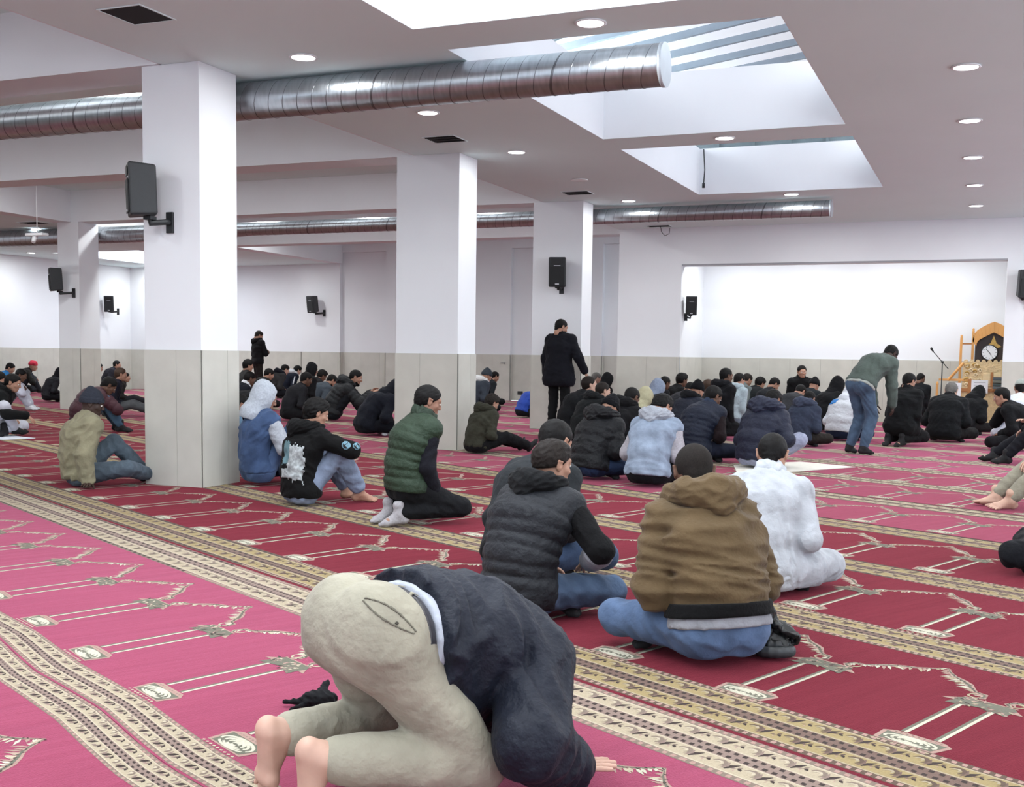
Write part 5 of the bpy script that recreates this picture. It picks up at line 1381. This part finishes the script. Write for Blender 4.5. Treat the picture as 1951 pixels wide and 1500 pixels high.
person(-3.531, 10.358, 1.1816, 0.950, skeleton('cross', **{'hpitch': 0.7, 'lean': 0.25, 'curl': 0.5}),
       dict(skin='tan',hat=('beanie',C((20,20,25),'knit')),legs=tr((38,54,86),'denim'),top=jk((24,25,30),'nylon',e=.046,quilt=(.085,.013),wr=.004,hem=-.05),hood=(C((20,21,26),'nylon'),0,1.25)),
       'person in big black padded jacket with a thick hood, left of the pale denim', 0)
person(-3.947, 12.369, 1.0943, 1.000, skeleton('cross', **{'hpitch': 0.6}),
       dict(skin='brown',hair=('crop','black'),legs=tr((22,22,26)),top=jk((22,22,26),e=.034),hood=(C((20,20,24)),0,1.1)),
       'person in black jacket between the big padded jacket and the grey hood', 1)
person(-4.110, 13.545, 1.0594, 0.930, skeleton('cross', **{'hpitch': 0.5}),
       dict(hat=('hood_up',C((172,166,138))),legs=tr((30,30,36)),top=jk((160,154,130))),
       'cream hood showing left of the grey-blue hood', 2)
person(-4.693, 16.106, 1.0071, 1.000, skeleton('cross', **{'hpitch': 0.4, 'lean': 0.25, 'armR': {'wr': (0.44, 0.5, 0.44), 'hint': (0.3, -0.2, -1)}}),
       dict(hat=('hood_up',C((140,150,172),'knit')),legs=tr((130,150,170),'denim'),top=jk((38,41,54),e=.036)),
       'person in grey-blue hood and dark coat with the right arm held out', 1)
person(-2.838, 10.009, 1.4434, 0.990, skeleton('cross', **{'hpitch': 0.5, 'hyaw': -0.4, 'lean': 0.2, 'curl': 0.5}),
       dict(skin='tan',hair=('fade','black'),legs=tr((24,25,32)),hood=(C((158,162,172),'knit'),0,1.05),top=jk((138,150,170),'denim',e=.034,vest=True,hem=-.05,under=dict(m=C((160,156,162),'knit'),e=.024))),
       'person in pale blue denim vest over a grey hoodie', 0)
person(-5.546, 19.637, 0.9198, 1.000, skeleton('cross', **{}),
       dict(skin='brown',hair=('short','black'),legs=tr((26,26,30)),top=jk((28,28,34))),
       'dark head right behind the grey-blue hood', 2)
person(-5.502, 20.563, 0.8151, 1.050, skeleton('cross', **{'hpitch': 0.2}),
       dict(skin='brown',hair=('curly','black'),legs=tr((22,22,26)),top=jk((20,20,24))),
       'curly black-haired person against the pier edge', 2)
person(-3.994, 15.666, 0.9547, 1.000, skeleton('cross', **{'hpitch': 0.4}),
       dict(skin='tan',hat=('beanie',C((22,22,26),'knit')),legs=tr((30,36,54)),top=jk((36,42,62),'nylon',e=.034),hood=(C((26,28,34)),0)),
       'person in black beanie and navy jacket behind the navy quilted vest', 2)
person(-4.297, 17.666, 0.9547, 1.000, skeleton('cross', **{'hpitch': 0.3}),
       dict(skin='olive',hair=('short','brown'),legs=tr((30,30,34)),top=jk((40,42,46))),
       'brown-haired person right of the black beanie', 2)
person(-4.992, 19.187, 0.9198, 0.940, skeleton('cross', **{'hpitch': 0.8, 'lean': 0.3}),
       dict(skin='tan',hair=('short','black'),legs=tr((26,28,40)),top=jk((34,36,48),'nylon',e=.036)),
       'person in dark padded jacket bowed below the curly black hair', 2)
person(-3.651, 16.421, 0.8151, 0.990, skeleton('seiza', **{'hpitch': 0.1}),
       dict(skin='brown',hair=('crop','black'),legs=tr((22,22,26)),top=jk((24,24,29),e=.032),hood=(C((28,28,33)),0)),
       'tall kneeling person in black with close-cropped hair', 1)
person(-3.061, 12.691, 1.1467, 1.035, skeleton('cross', **{'hpitch': 0.5, 'hyaw': -0.25}),
       dict(skin='brown',hair=('short','black'),legs=tr((32,38,60),'denim'),collar=C((50,62,86)),top=jk((28,38,62),'nylon',e=.036,quilt=(.055,.018),vest=True,hem=-.06,wr=.002,under=dict(m=C((36,22,26)),e=.020))),
       'person in navy quilted vest with dark maroon sleeves', 1)
person(-3.692, 17.677, 0.8849, 0.910, skeleton('seiza', **{'hpitch': 0.4}),
       dict(skin='tan',hair=('short','black'),legs=tr((120,130,145),'denim'),top=jk((168,182,190),'knit',e=.030),hood=(C((168,182,190),'knit'),0)),
       'person in very pale grey hoodie in the crowd', 2)
person(-4.643, 22.398, 0.8151, 1.055, skeleton('cross', **{'hpitch': 0.5}),
       dict(skin='tan',hair=('short','dark'),legs=tr((40,44,46)),top=jk((104,112,112),e=.028)),
       'person in mid grey top right of the pale hoodie', 2)
person(-4.416, 22.433, 0.9198, 1.025, skeleton('cross', **{'hpitch': 0.5, 'lean': 0.35}),
       dict(skin='tan',hair=('flop','black'),legs=tr((28,28,32)),top=jk((36,40,44),e=.034)),
       'person in dark green-grey jacket above the navy padded jacket', 2)
person(-3.899, 21.263, 0.8151, 1.000, skeleton('cross', **{'hpitch': 0.7, 'hyaw': -0.2}),
       dict(skin='tan',hair=('short','black'),beard='black',legs=tr((26,28,34)),top=jk((34,36,44))),
       'bearded person looking down, second right of the pale hoodie', 2)
person(-2.283, 12.305, 1.1816, 1.010, skeleton('cross', **{'hpitch': 0.6, 'hyaw': -0.2, 'lean': 0.2, 'armR': {'wr': (0.18, 0.32, 0.26), 'hint': (0.6, -0.6, -0.5)}, 'legR': {'an': (0.0, 0.42, 0.085), 'hint': (0.9, 0.2, 0.55)}}),
       dict(skin='olive',hair=('short','black'),legs=tr((150,156,178),'knit',e=.020),top=jk((44,50,74),'nylon',e=.044,quilt=(.11,.020),wr=.004,hem=-.08),hood=(C((48,54,78),'nylon'),0,1.3)),
       'person in navy padded jacket with hood and pale grey trousers', 0)
person(-3.370, 22.444, -1.1048, 1.010, skeleton('seiza', **{'hpitch': 0.1, 'hyaw': 0.05}),
       dict(skin='tan',hair=('short','black'),legs=tr((24,24,28)),top=jk((24,24,27),e=.036),collar=C((24,24,27))),
       'person in black facing the viewer by the alcove wall', 1)
person(-3.227, 19.763, 1.0071, 1.000, skeleton('cross', **{'lean': 0.45, 'hpitch': 0.9}),
       dict(skin='tan',hair=('short','black'),legs=tr((40,42,48)),top=jk((66,68,74),e=.040)),
       'person in grey coat bowed in front of the one facing the viewer', 2)
person(-3.118, 21.163, 1.0071, 1.000, skeleton('cross', **{'lean': 0.25, 'hpitch': 0.5}),
       dict(skin='tan',hat=('beanie',C((26,27,31),'knit')),legs=tr((26,30,36)),top=jk((28,36,44),e=.032)),
       'person in black cap and dark teal jacket right of the grey coat', 2)
person(-2.349, 15.681, 1.1641, 0.890, skeleton('cross', **{'hpitch': 0.6, 'lean': 0.2}),
       dict(skin='tan',hair=('short','black'),legs=tr((56,50,46)),top=jk((64,72,94),e=.040,hem=-.05),hood=(C((72,80,102)),0,1.2)),
       'person in slate blue hooded jacket and brown trousers', 1)
person(-2.468, 19.050, 0.9198, 1.040, skeleton('cross', **{'hpitch': 0.4}),
       dict(hat=('hood_up',C((16,17,22))),legs=tr((20,20,24)),top=jk((18,19,24),e=.036)),
       'person with black hood up left of the bending man', 2)
whitejacket = person(-1.971, 17.154, 1.1641, 0.950, skeleton('cross', **{'hpitch': 0.7}),
       dict(hat=('hood_up',C((208,212,222))),legs=tr((36,44,74)),top=jk((208,212,220),'nylon',e=.044,quilt=(.10,.014),wr=.003)),
       'person in white jacket with hood behind the legs of the bending man', 1)
person(-1.465, 14.868, 0.8849, 0.975, skeleton('bend', **{'hpitch': 0.9, 'lean': 0.62, 'curl': 0.5, 'arms': 'hang'}),
       dict(skin='dark',hair=('crop','black'),legs=tr((76,95,118),'denim',waist=.9),top=jk((92,104,98),e=.040,hem=.0,wr=.005,shirt_tail=C((170,175,170)),tail_e=.032,tail=.03)),
       'person in grey-green jacket and jeans bending forward', 0)
person(-1.100, 16.604, 1.0943, 0.975, skeleton('seiza', **{'hpitch': 0.4, 'lean': 0.2, 'curl': 0.25, 'hyaw': -0.2}),
       dict(skin='tan',hair=('short','black'),legs=tr((20,21,24),e=.022),top=jk((21,23,27),e=.036,hem=-.2,skirt=.35),collar=C((20,22,26))),
       'person kneeling in long black coat right of the bending man', 1)
person(-1.209, 22.274, 1.0943, 0.920, skeleton('seiza', **{'hpitch': 0.5}),
       dict(skin='brown',hair=('balding','black'),beard='black',legs=tr((22,24,28)),top=jk((24,27,32),e=.030)),
       'person with shaved head right behind the long black coat', 2)
person(-0.553, 17.760, 1.3561, 1.055, skeleton('cross', **{'hpitch': 0.5, 'lean': 0.25}),
       dict(skin='fair',hair=('short','grey'),legs=tr((44,42,42)),top=jk((22,25,29),e=.044,hem=-.1),collar=C((20,22,26))),
       'grey-haired person in black coat sitting below the pulpit steps', 1)
person(-0.343, 19.869, 0.9198, 0.960, skeleton('cross', **{'lean': 0.38, 'curl': 0.5, 'hpitch': 0.8}),
       dict(skin='tan',hat=('hood_up',C((17,18,22))),legs=tr((40,38,38)),top=jk((18,19,23),e=.046,hem=-.1)),
       'person in black bowed low before the pulpit', 1)
person(0.530, 16.700, 3.0142, 1.000, skeleton('cross', **{'hpitch': 0.3, 'armR': {'wr': (0.1, 0.34, 0.52), 'hint': (0.7, -0.3, -0.6)}}),
       dict(skin='tan',hair=('short','black'),legs=tr((26,26,30)),top=jk((20,22,26),e=.034)),
       'person in black facing left beside the right pier, hands raised', 2)
person(0.482, 17.985, 1.5830, 1.080, skeleton('cross', **{'hpitch': 0.3, 'lean': 0.15}),
       dict(skin='olive',hair=('crop','black'),hat=('kufi',C((160,168,162),'knit')),legs=tr((214,218,228)),top=jk((212,218,232),e=.026,hem=None,skirt=.5,skirt_e=.03,name='thobe')),
       'person in white thobe and grey cap at the right edge', 1)
person(0.848, 14.540, 3.1887, 1.000, skeleton('knees', **{'hpitch': 0.2, 'lean': -0.1, 'curl': 0.5, 'legR': {'an': (0.13, 0.72, 0.085), 'hint': (0.3, 0.3, 1)}, 'legL': {'an': (-0.13, 0.6, 0.085), 'hint': (-0.1, 0.3, 1)}, 'armR': {'wr': (0.12, 0.4, 0.48), 'hint': (0.8, 0, -0.6)}}),
       dict(skin='fair',hair=('short','black'),legs=tr((30,32,40)),top=jk((20,21,26),e=.032)),
       'person in black with one dark foot forward at the right edge', 1)
person(0.787, 10.163, 3.3283, 1.000, skeleton('knees', **{'hpitch': 0.2, 'lean': -0.15, 'curl': 0.4, 'legR': {'an': (0.12, 0.66, 0.085), 'hint': (0.2, 0.3, 1)}, 'legL': {'an': (-0.13, 0.6, 0.085), 'hint': (-0.2, 0.3, 1)}}),
       dict(skin='fair',hair=('short','black'),feet='bare',legs=tr((150,146,130),upto=.90),top=jk((60,62,66),e=.028)),
       'barefoot person in beige trousers at the right edge, knees up', 0)
person(0.620, 7.091, 3.0142, 1.000, skeleton('cross', **{'hpitch': 0.2, 'lean': -0.1, 'curl': 0.3}),
       dict(skin='fair',hair=('short','black'),legs=tr((22,24,30)),top=jk((26,28,34),e=.028)),
       'dark knees entering at the right edge below the barefoot person', 0)
# ================================================================== PULPIT, STAND, THINGS ON THE FLOOR
M_OAK = mat('honey_wood', (206, 150, 84), .45, var=.16, vscale=5, bump=.001, bscale=30, stretch=(1, 1, .15), detail=8)
M_OAKD = mat('darker_wood', (168, 112, 62), .5, var=.16, vscale=5, stretch=(.2, 1, 1))
M_CREAMW = mat('carved_cream', (214, 190, 146), .6, var=.14, vscale=22, bump=.01, bscale=34)
M_GOLD = mat('gilt_carving', (190, 154, 84), .45, .3, var=.15, vscale=30)
M_PANEL = mat('dark_brown_panel', (50, 36, 32), .5, var=.15)
M_PAPER = mat('white_paper', (232, 234, 238), .8, var=.02)
M_INK = mat('black_print', (20, 20, 22), .8, var=.02)
YM = 22.32
mb = empty('pulpit', (.09, YM, .004), 0, 'honey coloured wooden pulpit with arched back and carved cream front', 'pulpit')
def P(name, m, fn, bevel=.003, parent=mb):
    b = MB(); fn(b); return b.build(name, m, parent, bevel=bevel)
def rel(x): return x-.09
def arch_pts(w, z0, ztop, n=14, point=.06):
    out = []
    for i in range(n+1):
        a = PI*i/n; x = -math.cos(a)*w
        z = z0+(ztop-z0-point)*math.sin(a)**.8+point*max(0, 1-abs(x)/(w*.55))
        out.append((x, z))
    return out
def f_back(b): b.prism([(-.31, 1.16)]+arch_pts(.31, 1.50, 1.75)+[(.31, 1.16)], .30, .34)
P('back_panel', M_PANEL, f_back)
def f_arch(b):
    o_, i_ = arch_pts(.36, 1.56, 1.92), arch_pts(.29, 1.47, 1.72)
    n = len(o_)
    for k in range(n-1): b.prism([i_[k], i_[k+1], o_[k+1], o_[k]], .24, .36)
P('arch', M_OAK, f_arch)
for x, zt in ((-.55, 1.68), (-.35, 1.80), (.36, 1.80), (.56, 1.68)):
    def f(b, x=x, zt=zt):
        b.box(x-.022, x+.022, .24, .285, .0, zt-.06); b.tube([(x, .262, zt-.06), (x, .262, zt-.04), (x, .262, zt-.015), (x, .262, zt)], [.026, .018, .022, .004], 10)
    P('post', M_OAK, f)
for x0, x1 in ((-.55, -.35), (.36, .56)):
    P('rail', M_OAKD, lambda b, x0=x0, x1=x1: (b.box(x0, x1, .25, .275, 1.50, 1.53)))
P('ornament', M_GOLD, lambda b: b.prism([(-.14, 1.46), (-.09, 1.50), (-.05, 1.53), (-.025, 1.60), (.0, 1.67), (.025, 1.60), (.05, 1.53), (.09, 1.50), (.14, 1.46), (.06, 1.44), (-.06, 1.44)], .275, .30))
# carved front: panel with raised scrolls, niche and leaves
def f_front(b):
    b.box(-.50, .50, -.02, .02, .70, 1.18)
    b.prism([(-.17, .74)]+[(x*.55, z) for x, z in arch_pts(.31, 1.0, 1.15)]+[(.17, .74)], -.035, -.02)
P('front_panel', M_CREAMW, f_front)
def scroll(b, cx, cz, r, s_=1, turns=1.4):
    pts = [(cx+s_*r*(1-.6*t)*math.cos(t*turns*2*PI), -.03, cz+r*(1-.6*t)*math.sin(t*turns*2*PI)) for t in np.linspace(0, 1, 16)]
    b.tube(pts, [.012*(1-.5*t) for t in np.linspace(0, 1, 16)], 6)
for s_ in (-1, 1):
    def f(b, s_=s_):
        for cx, cz, r in ((.42, 1.10, .05), (.30, 1.12, .04), (.42, .97, .04), (.29, 1.01, .035), (.42, .85, .05), (.36, .76, .035), (.24, 1.10, .03)): scroll(b, s_*cx, cz, r, s_)
    o = P('carving', M_GOLD, f, 0); o['kind'] = 'stuff'
    def f(b, s_=s_):
        for i in range(4):
            for j in range(5):
                if (i+j) % 2: scroll(b, s_*(.205+.075*i), .77+.085*j, .034, s_ if j % 2 else -s_, 1.2)
    o = P('fretwork', mat('carved_pale', (232, 214, 176), .6, var=.1), f, 0); o['kind'] = 'stuff'
    P('inset_panel', mat('pale_panel', (226, 204, 160), .6, var=.08, vscale=12), lambda b, s_=s_: b.box(min(s_*.03, s_*.15), max(s_*.03, s_*.15), -.043, -.034, .78, .98))
P('top_rail', M_CREAMW, lambda b: [b.prism([(-.50+.1*i, 1.17), (-.475+.1*i, 1.215), (-.45+.1*i, 1.23), (-.425+.1*i, 1.215), (-.40+.1*i, 1.17)], -.022, .02) for i in range(10)])
P('center_post', M_OAKD, lambda b: b.box(-.02, .02, -.045, -.03, .74, 1.0))
P('platform', M_OAKD, lambda b: b.box(-.55, .56, -.03, .5, .64, .70))
P('base_panel', M_CREAMW, lambda b: b.box(-.50, .50, .0, .04, 0, .64))
P('side_panel', M_OAK, lambda b: b.box(-.55, -.50, .0, .5, 0, .70)); P('side_panel', M_OAK, lambda b: b.box(.51, .56, .0, .5, 0, .70))
# steps going down to the left with a sloping rail and newel post
for k in range(3): P('step', M_OAK, lambda b, k=k: b.box(-.78+.08*k-.05, -.55, .02, .46, .0+.2*k, .2+.2*k))
P('stair_rail', M_OAK, lambda b: b.tube([(-.49, -.02, 1.16), (-.74, -.02, .84)], .026, 8))
P('newel_post', M_OAK, lambda b: (b.box(-.945, -.90, -.04, .005, 0, .76), b.tube([(-.922, -.018, .76), (-.922, -.018, .79), (-.922, -.018, .82)], [.03, .022, .004], 10)))
P('gate_rail', M_OAK, lambda b: b.box(-.90, -.36, -.035, -.005, .83, .87))
P('gate_post', M_OAKD, lambda b: b.box(-.40, -.34, -.05, -.0, .0, .87))
clk = empty('wall_clock', (.03, YM+.23, 1.36), 0, 'round white clock with dark rim hanging in the pulpit arch', 'clock')
b = MB(); b.tube([(0, 0, 0), (0, -.03, 0)], [.148, .14], 40); b.build('rim', M_BLACKP, clk)
b = MB(); b.tube([(0, -.031, 0), (0, -.036, 0)], .128, 40); b.build('dial', M_PAPER, clk)
b = MB()
for k in range(12):
    a = k*PI/6; R = Matrix.Rotation(a, 4, 'Y'); b.box(-.004, .004, -.038, -.036, .098, .118, 0, R)
b.build('hour_marks', M_INK, clk)
for ln, a in ((.06, 2.6), (.09, -.75)):
    b = MB(); b.box(-.004, .004, -.041, -.038, -.012, ln, 0, Matrix.Rotation(a, 4, 'Y')); b.build('hand', M_INK, clk)
def sheet(x0, x1, z0, z1, lab, lines=4):
    t = empty('paper_sheet', ((x0+x1)/2, YM-.052, (z0+z1)/2), 0, lab, 'paper sheet')
    w, h = (x1-x0)/2, (z1-z0)/2
    b = MB(); b.box(-w, w, 0, .003, -h, h); b.build('sheet', M_PAPER, t)
    b = MB()
    for i in range(lines): zz = h*.6-i*h*1.2/max(1, lines-1); b.box(-w*.7, w*(.7-.25*(i % 2)), -.0015, -.0005, zz-.003, zz+.003)
    o = b.build('print', mat('grey_print', (150, 152, 158), .8, var=.02), t); o['kind'] = 'stuff'
sheet(-.25, .03, .62, .86, 'white notice sheet on the lower front of the pulpit')
sheet(-.66, -.42, .50, .80, 'white board on the pulpit side by the steps', 3)
t = empty('book_rack', (.21, YM-.12, .70), 0, 'small dark rack of books at the right side of the pulpit', 'book rack')
b = MB(); b.box(-.11, .11, -.06, .06, -.02, .0); b.box(-.11, .11, .05, .06, 0, .22); b.build('rack', M_OAKD, t)
for k in range(4):
    b = MB(); b.box(-.10, .10, -.05+.0*k, .045, .005+.055*k, .05+.055*k); b.build('book', mat('book_%d' % k, ((96, 104, 108), (70, 84, 84), (120, 122, 112), (84, 96, 104))[k], .7, var=.1), t, bevel=.003)
# microphone stand
ms = empty('microphone_stand', (-.715, 20.95, 0), 0, 'thin black microphone stand with a boom beside the pulpit steps', 'microphone stand')
for k in range(3):
    a = k*2*PI/3+.4; b = MB(); b.tube([(0, 0, .10), (.22*math.cos(a), .22*math.sin(a), .012)], .009, 8); b.build('leg', M_BLACKP, ms)
b = MB(); b.tube([(0, 0, .08), (0, 0, 1.18)], .010, 10); b.build('pole', M_BLACKP, ms)
b = MB(); b.tube([(.10, 0, 1.06), (-.155, 0, 1.355)], .007, 8); b.tube([(-.02, 0, 1.19), (.02, 0, 1.17)], .02, 10); b.build('boom', M_BLACKP, ms)
b = MB(); b.tube([(-.155, 0, 1.355), (-.175, 0, 1.385), (-.19, 0, 1.41), (-.20, 0, 1.425)], [.011, .017, .022, .010], 12); b.build('microphone', M_GRILLE, ms)

# white mat in the open middle of the hall
o = floor_mat('floor_mat', [(-2.30, 11.50), (-1.98, 11.95), (-1.30, 13.03), (-1.95, 13.35), (-2.55, 12.5)], (214, 210, 200), 'small white mat beside the person in navy padded jacket', 'mat')
o = floor_mat('white_cloth', [(-12.75, 10.75), (-11.75, 10.95), (-11.6, 11.35), (-12.5, 11.6)], (214, 218, 228), 'white cloth spread under the person in black jacket at the left edge', 'cloth')
def blob(name, loc, rz, fn, m, lab, cat, vox=.006, parent=None, ext=.25, sm=1):
    g = Field((-ext, -ext, -.02), (ext, ext, ext*1.6), vox); fn(g); g.plane((0, 0, .003), (0, 0, -1), .004)
    V, Q = g.mesh(); V = smooth(V, Q, sm)
    o = link(name, np_mesh(name, V, Q), m, parent); o.location = loc; o.rotation_euler = (0, 0, rz)
    if lab: tag(o, lab, cat)
    return o
gl = empty('folded_gloves', (-.755, 4.56, .002), .4, 'crumpled black leather gloves and grey-lined cap beside the brown jacket', 'gloves')
def f(g):
    g.ell((0, .0, .05), (.085, .075, .05)); g.ell((-.02, .03, .11), (.06, .05, .05)); g.ell((-.03, .02, .17), (.045, .04, .035))
    for i, (x, y, z, a) in enumerate(((.03, -.03, .13, .2), (.05, 0, .12, .6), (.0, -.05, .14, -.3), (.06, .03, .10, 1.0), (-.04, -.05, .12, -.8))):
        g.bone((x, y, z), (x+.05*math.cos(a), y-.05*math.sin(a)-.02, z-.035), .015, .012, .008)
    g.noise(.008, 70, 4)
blob('glove', (0, 0, 0), 0, f, fabric('glove_leather', (24, 25, 28), 'leather'), None, None, .005, gl, .2)
def f(g):
    pts = [(.065*math.cos(a)+.0, -.065+.035*math.sin(a), .035) for a in np.linspace(PI*.9, 2.1*PI, 9)]
    for a_, b_ in zip(pts, pts[1:]): g.bone(a_, b_, .016, .016, .01, flat=((0, 0, 1), 1.3))
blob('brim', (0, 0, 0), 0, f, mat('grey_brim', (44, 47, 50), .5, var=.1), None, None, .005, gl, .2)
def f(g):
    g.ell((0, 0, .03), (.06, .035, .03)); g.bone((-.05, .01, .02), (-.12, .02, .015), .012, .006, .01); g.bone((-.04, -.02, .02), (-.09, -.05, .01), .008, .005, .01); g.bone((0, 0, .03), (.02, .05, .07), .02, .01, .01); g.noise(.004, 80, 6)
blob('face_mask', (-2.03, 3.20, .002), .5, f, fabric('mask_black', (22, 22, 26)), 'small black cloth mask on the carpet beyond the bowing person', 'face mask', .004, None, .16)
bp = empty('backpack', (-11.9, 21.3, 0), .5, 'small black backpack with light loops against the far wall side', 'backpack')
def f(g):
    g.ell((0, 0, .20), (.15, .11, .22)); g.bone((-.06, -.07, .10), (.06, -.07, .10), .07, .07, .03); g.noise(.006, 30, 2)
blob('bag', (0, 0, 0), 0, f, fabric('backpack_black', (24, 25, 29), 'nylon'), None, None, .012, bp, .3)
b = MB(); b.tube([(-.05, -.02, .40), (-.03, -.02, .47), (.03, -.02, .47), (.05, -.02, .40)], .012, 8); b.build('handle', M_BLACKP, bp)
b = MB(); b.box(-.10, -.07, -.125, -.115, .12, .36); b.build('strap', mat('strap_light', (176, 178, 182), .7, var=.05), bp)
bg1 = empty('tote_bag', (-22.6, 21.4, 0), 0, 'white and blue bag on the floor beside the red head wrap', 'bag')
def f(g): g.ell((0, 0, .12), (.24, .16, .15)); g.noise(.01, 24, 3)
blob('bag', (0, 0, 0), 0, f, fabric('tote_white', (196, 200, 206)), None, None, .014, bg1, .35)
def f(g): g.ell((.20, .02, .09), (.15, .13, .11)); g.noise(.01, 24, 5)
blob('side_pocket', (0, 0, 0), 0, f, fabric('tote_blue', (36, 48, 84)), None, None, .014, bg1, .4)
small('door_handle', 'small metal handle on the dado panel behind the grey beanie', 'door handle', [(-11.75, -11.63, YW-.06, YW-.045, .98, .995), (-11.65, -11.63, YW-.05, YW, .95, 1.0)], mat('brushed_metal', (150, 150, 150), .35, .9, var=.05))
# ================================================================== PRINTS, POCKETS AND TRIMS SEWN ON CLOTHES
def Lc(P_): return P_.J
# printed back and sleeve badges of the black hoodie
J = blackhoodie.J; spn = nrm(J['che']-J['pel']); Fb = J['F']
m_pw = mat('print_white', (158, 164, 166), .8, var=.5, vscale=34, detail=8); m_pt = mat('print_teal', (92, 122, 130), .8, var=.4, vscale=12, detail=8); m_pc = mat('badge_cyan', (104, 142, 158), .7, var=.3, vscale=60)
c0 = J['lum']*.55+J['che']*.45
rs = random.Random(3)
# ragged edges: cells dropped at random along the border
def ragged(seed, keep=.30):
    r = random.Random(seed); tb = {}
    def f(a, b):
        k = (round(a*24), round(b*24))
        if k not in tb: tb[k] = r.random()
        d = min(.5-abs(a), .5-abs(b))
        return d > .09 or tb[k] > keep+.6*(1-d/.09)*.5
    return f
Fq = nrm(Fb-J['X']*.45)
decal(blackhoodie, 'jacket', c0-Fq*.05-spn*.06+J['X']*.085, Fq, spn, .17, .32, m_pw, 'print', ragged(2), 22, 30)
decal(blackhoodie, 'jacket', c0-Fq*.05+spn*.0-J['X']*.035, Fq, spn, .10, .22, m_pt, 'print', ragged(5), 14, 22)
decal(blackhoodie, 'jacket', c0-Fq*.05-spn*.17-J['X']*.03, Fq, spn, .12, .10, m_pw, 'print', ragged(8, .75), 16, 14)
el, wr, sh = J['el'][1], J['wr'][1], J['sh'][1]
for q, sz in (((sh*.25+el*.75), .080), ((el*.72+wr*.28), .070), ((el*.35+wr*.65), .062)):
    d_ = nrm(v3(-1, .15, -.35)); decal(blackhoodie, 'jacket', q, d_, nrm(wr-el), sz, sz, m_pc, 'badge', lambda a, b: a*a+b*b < .25, 12, 12)
    decal(blackhoodie, 'jacket', q, d_, nrm(wr-el), sz*.78, sz*.78, M_INK, 'badge_print', lambda a, b: a*a+b*b < .25 and (b < -.1 or abs(a-.1) < .1 or abs(b-.28) < .06), 14, 14, .005)
# trousers of the bowing person: welt pocket, belt loops
J = sujud.J
seat = J['pel']; bk = -nrm(J['lum']-J['pel'])
R_ = J['hip'][1]
m_seam = C((118, 114, 100)); m_beige = C((166, 161, 144))
upz = v3(0, -.25, 1)
lens = lambda a, b: .30*math.cos(PI*a*.98) < abs(b) < .30*math.cos(PI*a*.98)+.13
for R2 in (J['hip'][1],):
    decal(sujud, 'trousers', R2+v3(.02, .02, .05), nrm(v3(-.62, .60, -.50)), nrm(v3(.0, .62, .75)), .15, .052, m_seam, 'pocket_edge', lens, 40, 26, .0015)
    decal(sujud, 'trousers', R2+v3(.052, .02, .04), nrm(v3(-.62, .60, -.50)), nrm(v3(.0, .62, .75)), .010, .010, C((90, 86, 78)), 'button', lambda a, b: a*a+b*b < .25, 8, 8)
if 'belt' in sujud.parts:
    for a in (-.35, .15, .6):
        d_ = nrm(v3(-math.sin(a), .05, -math.cos(a))); decal(sujud, 'belt', J['pel']*.4+J['lum']*.6, d_, nrm(J['lum']-J['pel']), .012, .05, m_beige, 'belt_loop', None, 2, 8, .005)
# belt loops and patch on the jeans of the brown jacket
J = brownjacket.J
if 'belt' in brownjacket.parts:
    for a in (-.7, 0, .7):
        d_ = nrm(v3(-math.sin(a), math.cos(a), 0)); decal(brownjacket, 'belt', J['pel'], d_, v3(0, 0, 1), .014, .05, C((60, 84, 118), 'denim'), 'belt_loop', None, 2, 6, .004)
# white sleeve stripe of the navy jacket, blue yoke of the white jacket
J = stripe1.J
decal(stripe1, 'jacket', J['sh'][1]*.5+J['el'][1]*.5, nrm(v3(-.8, .5, -.3)), nrm(J['el'][1]-J['sh'][1]), .03, .24, C((200, 204, 210)), 'stripe', None, 4, 12)
J = whitejacket.J
decal(whitejacket, 'jacket', J['sh'][-1]-J['F']*.02+v3(.05, 0, 0), nrm(v3(.2, 1, -.3)), v3(0, .2, 1), .20, .14, C((44, 120, 190)), 'shoulder_panel', lambda a, b: b > -.5+abs(a)*.4, 10, 8)
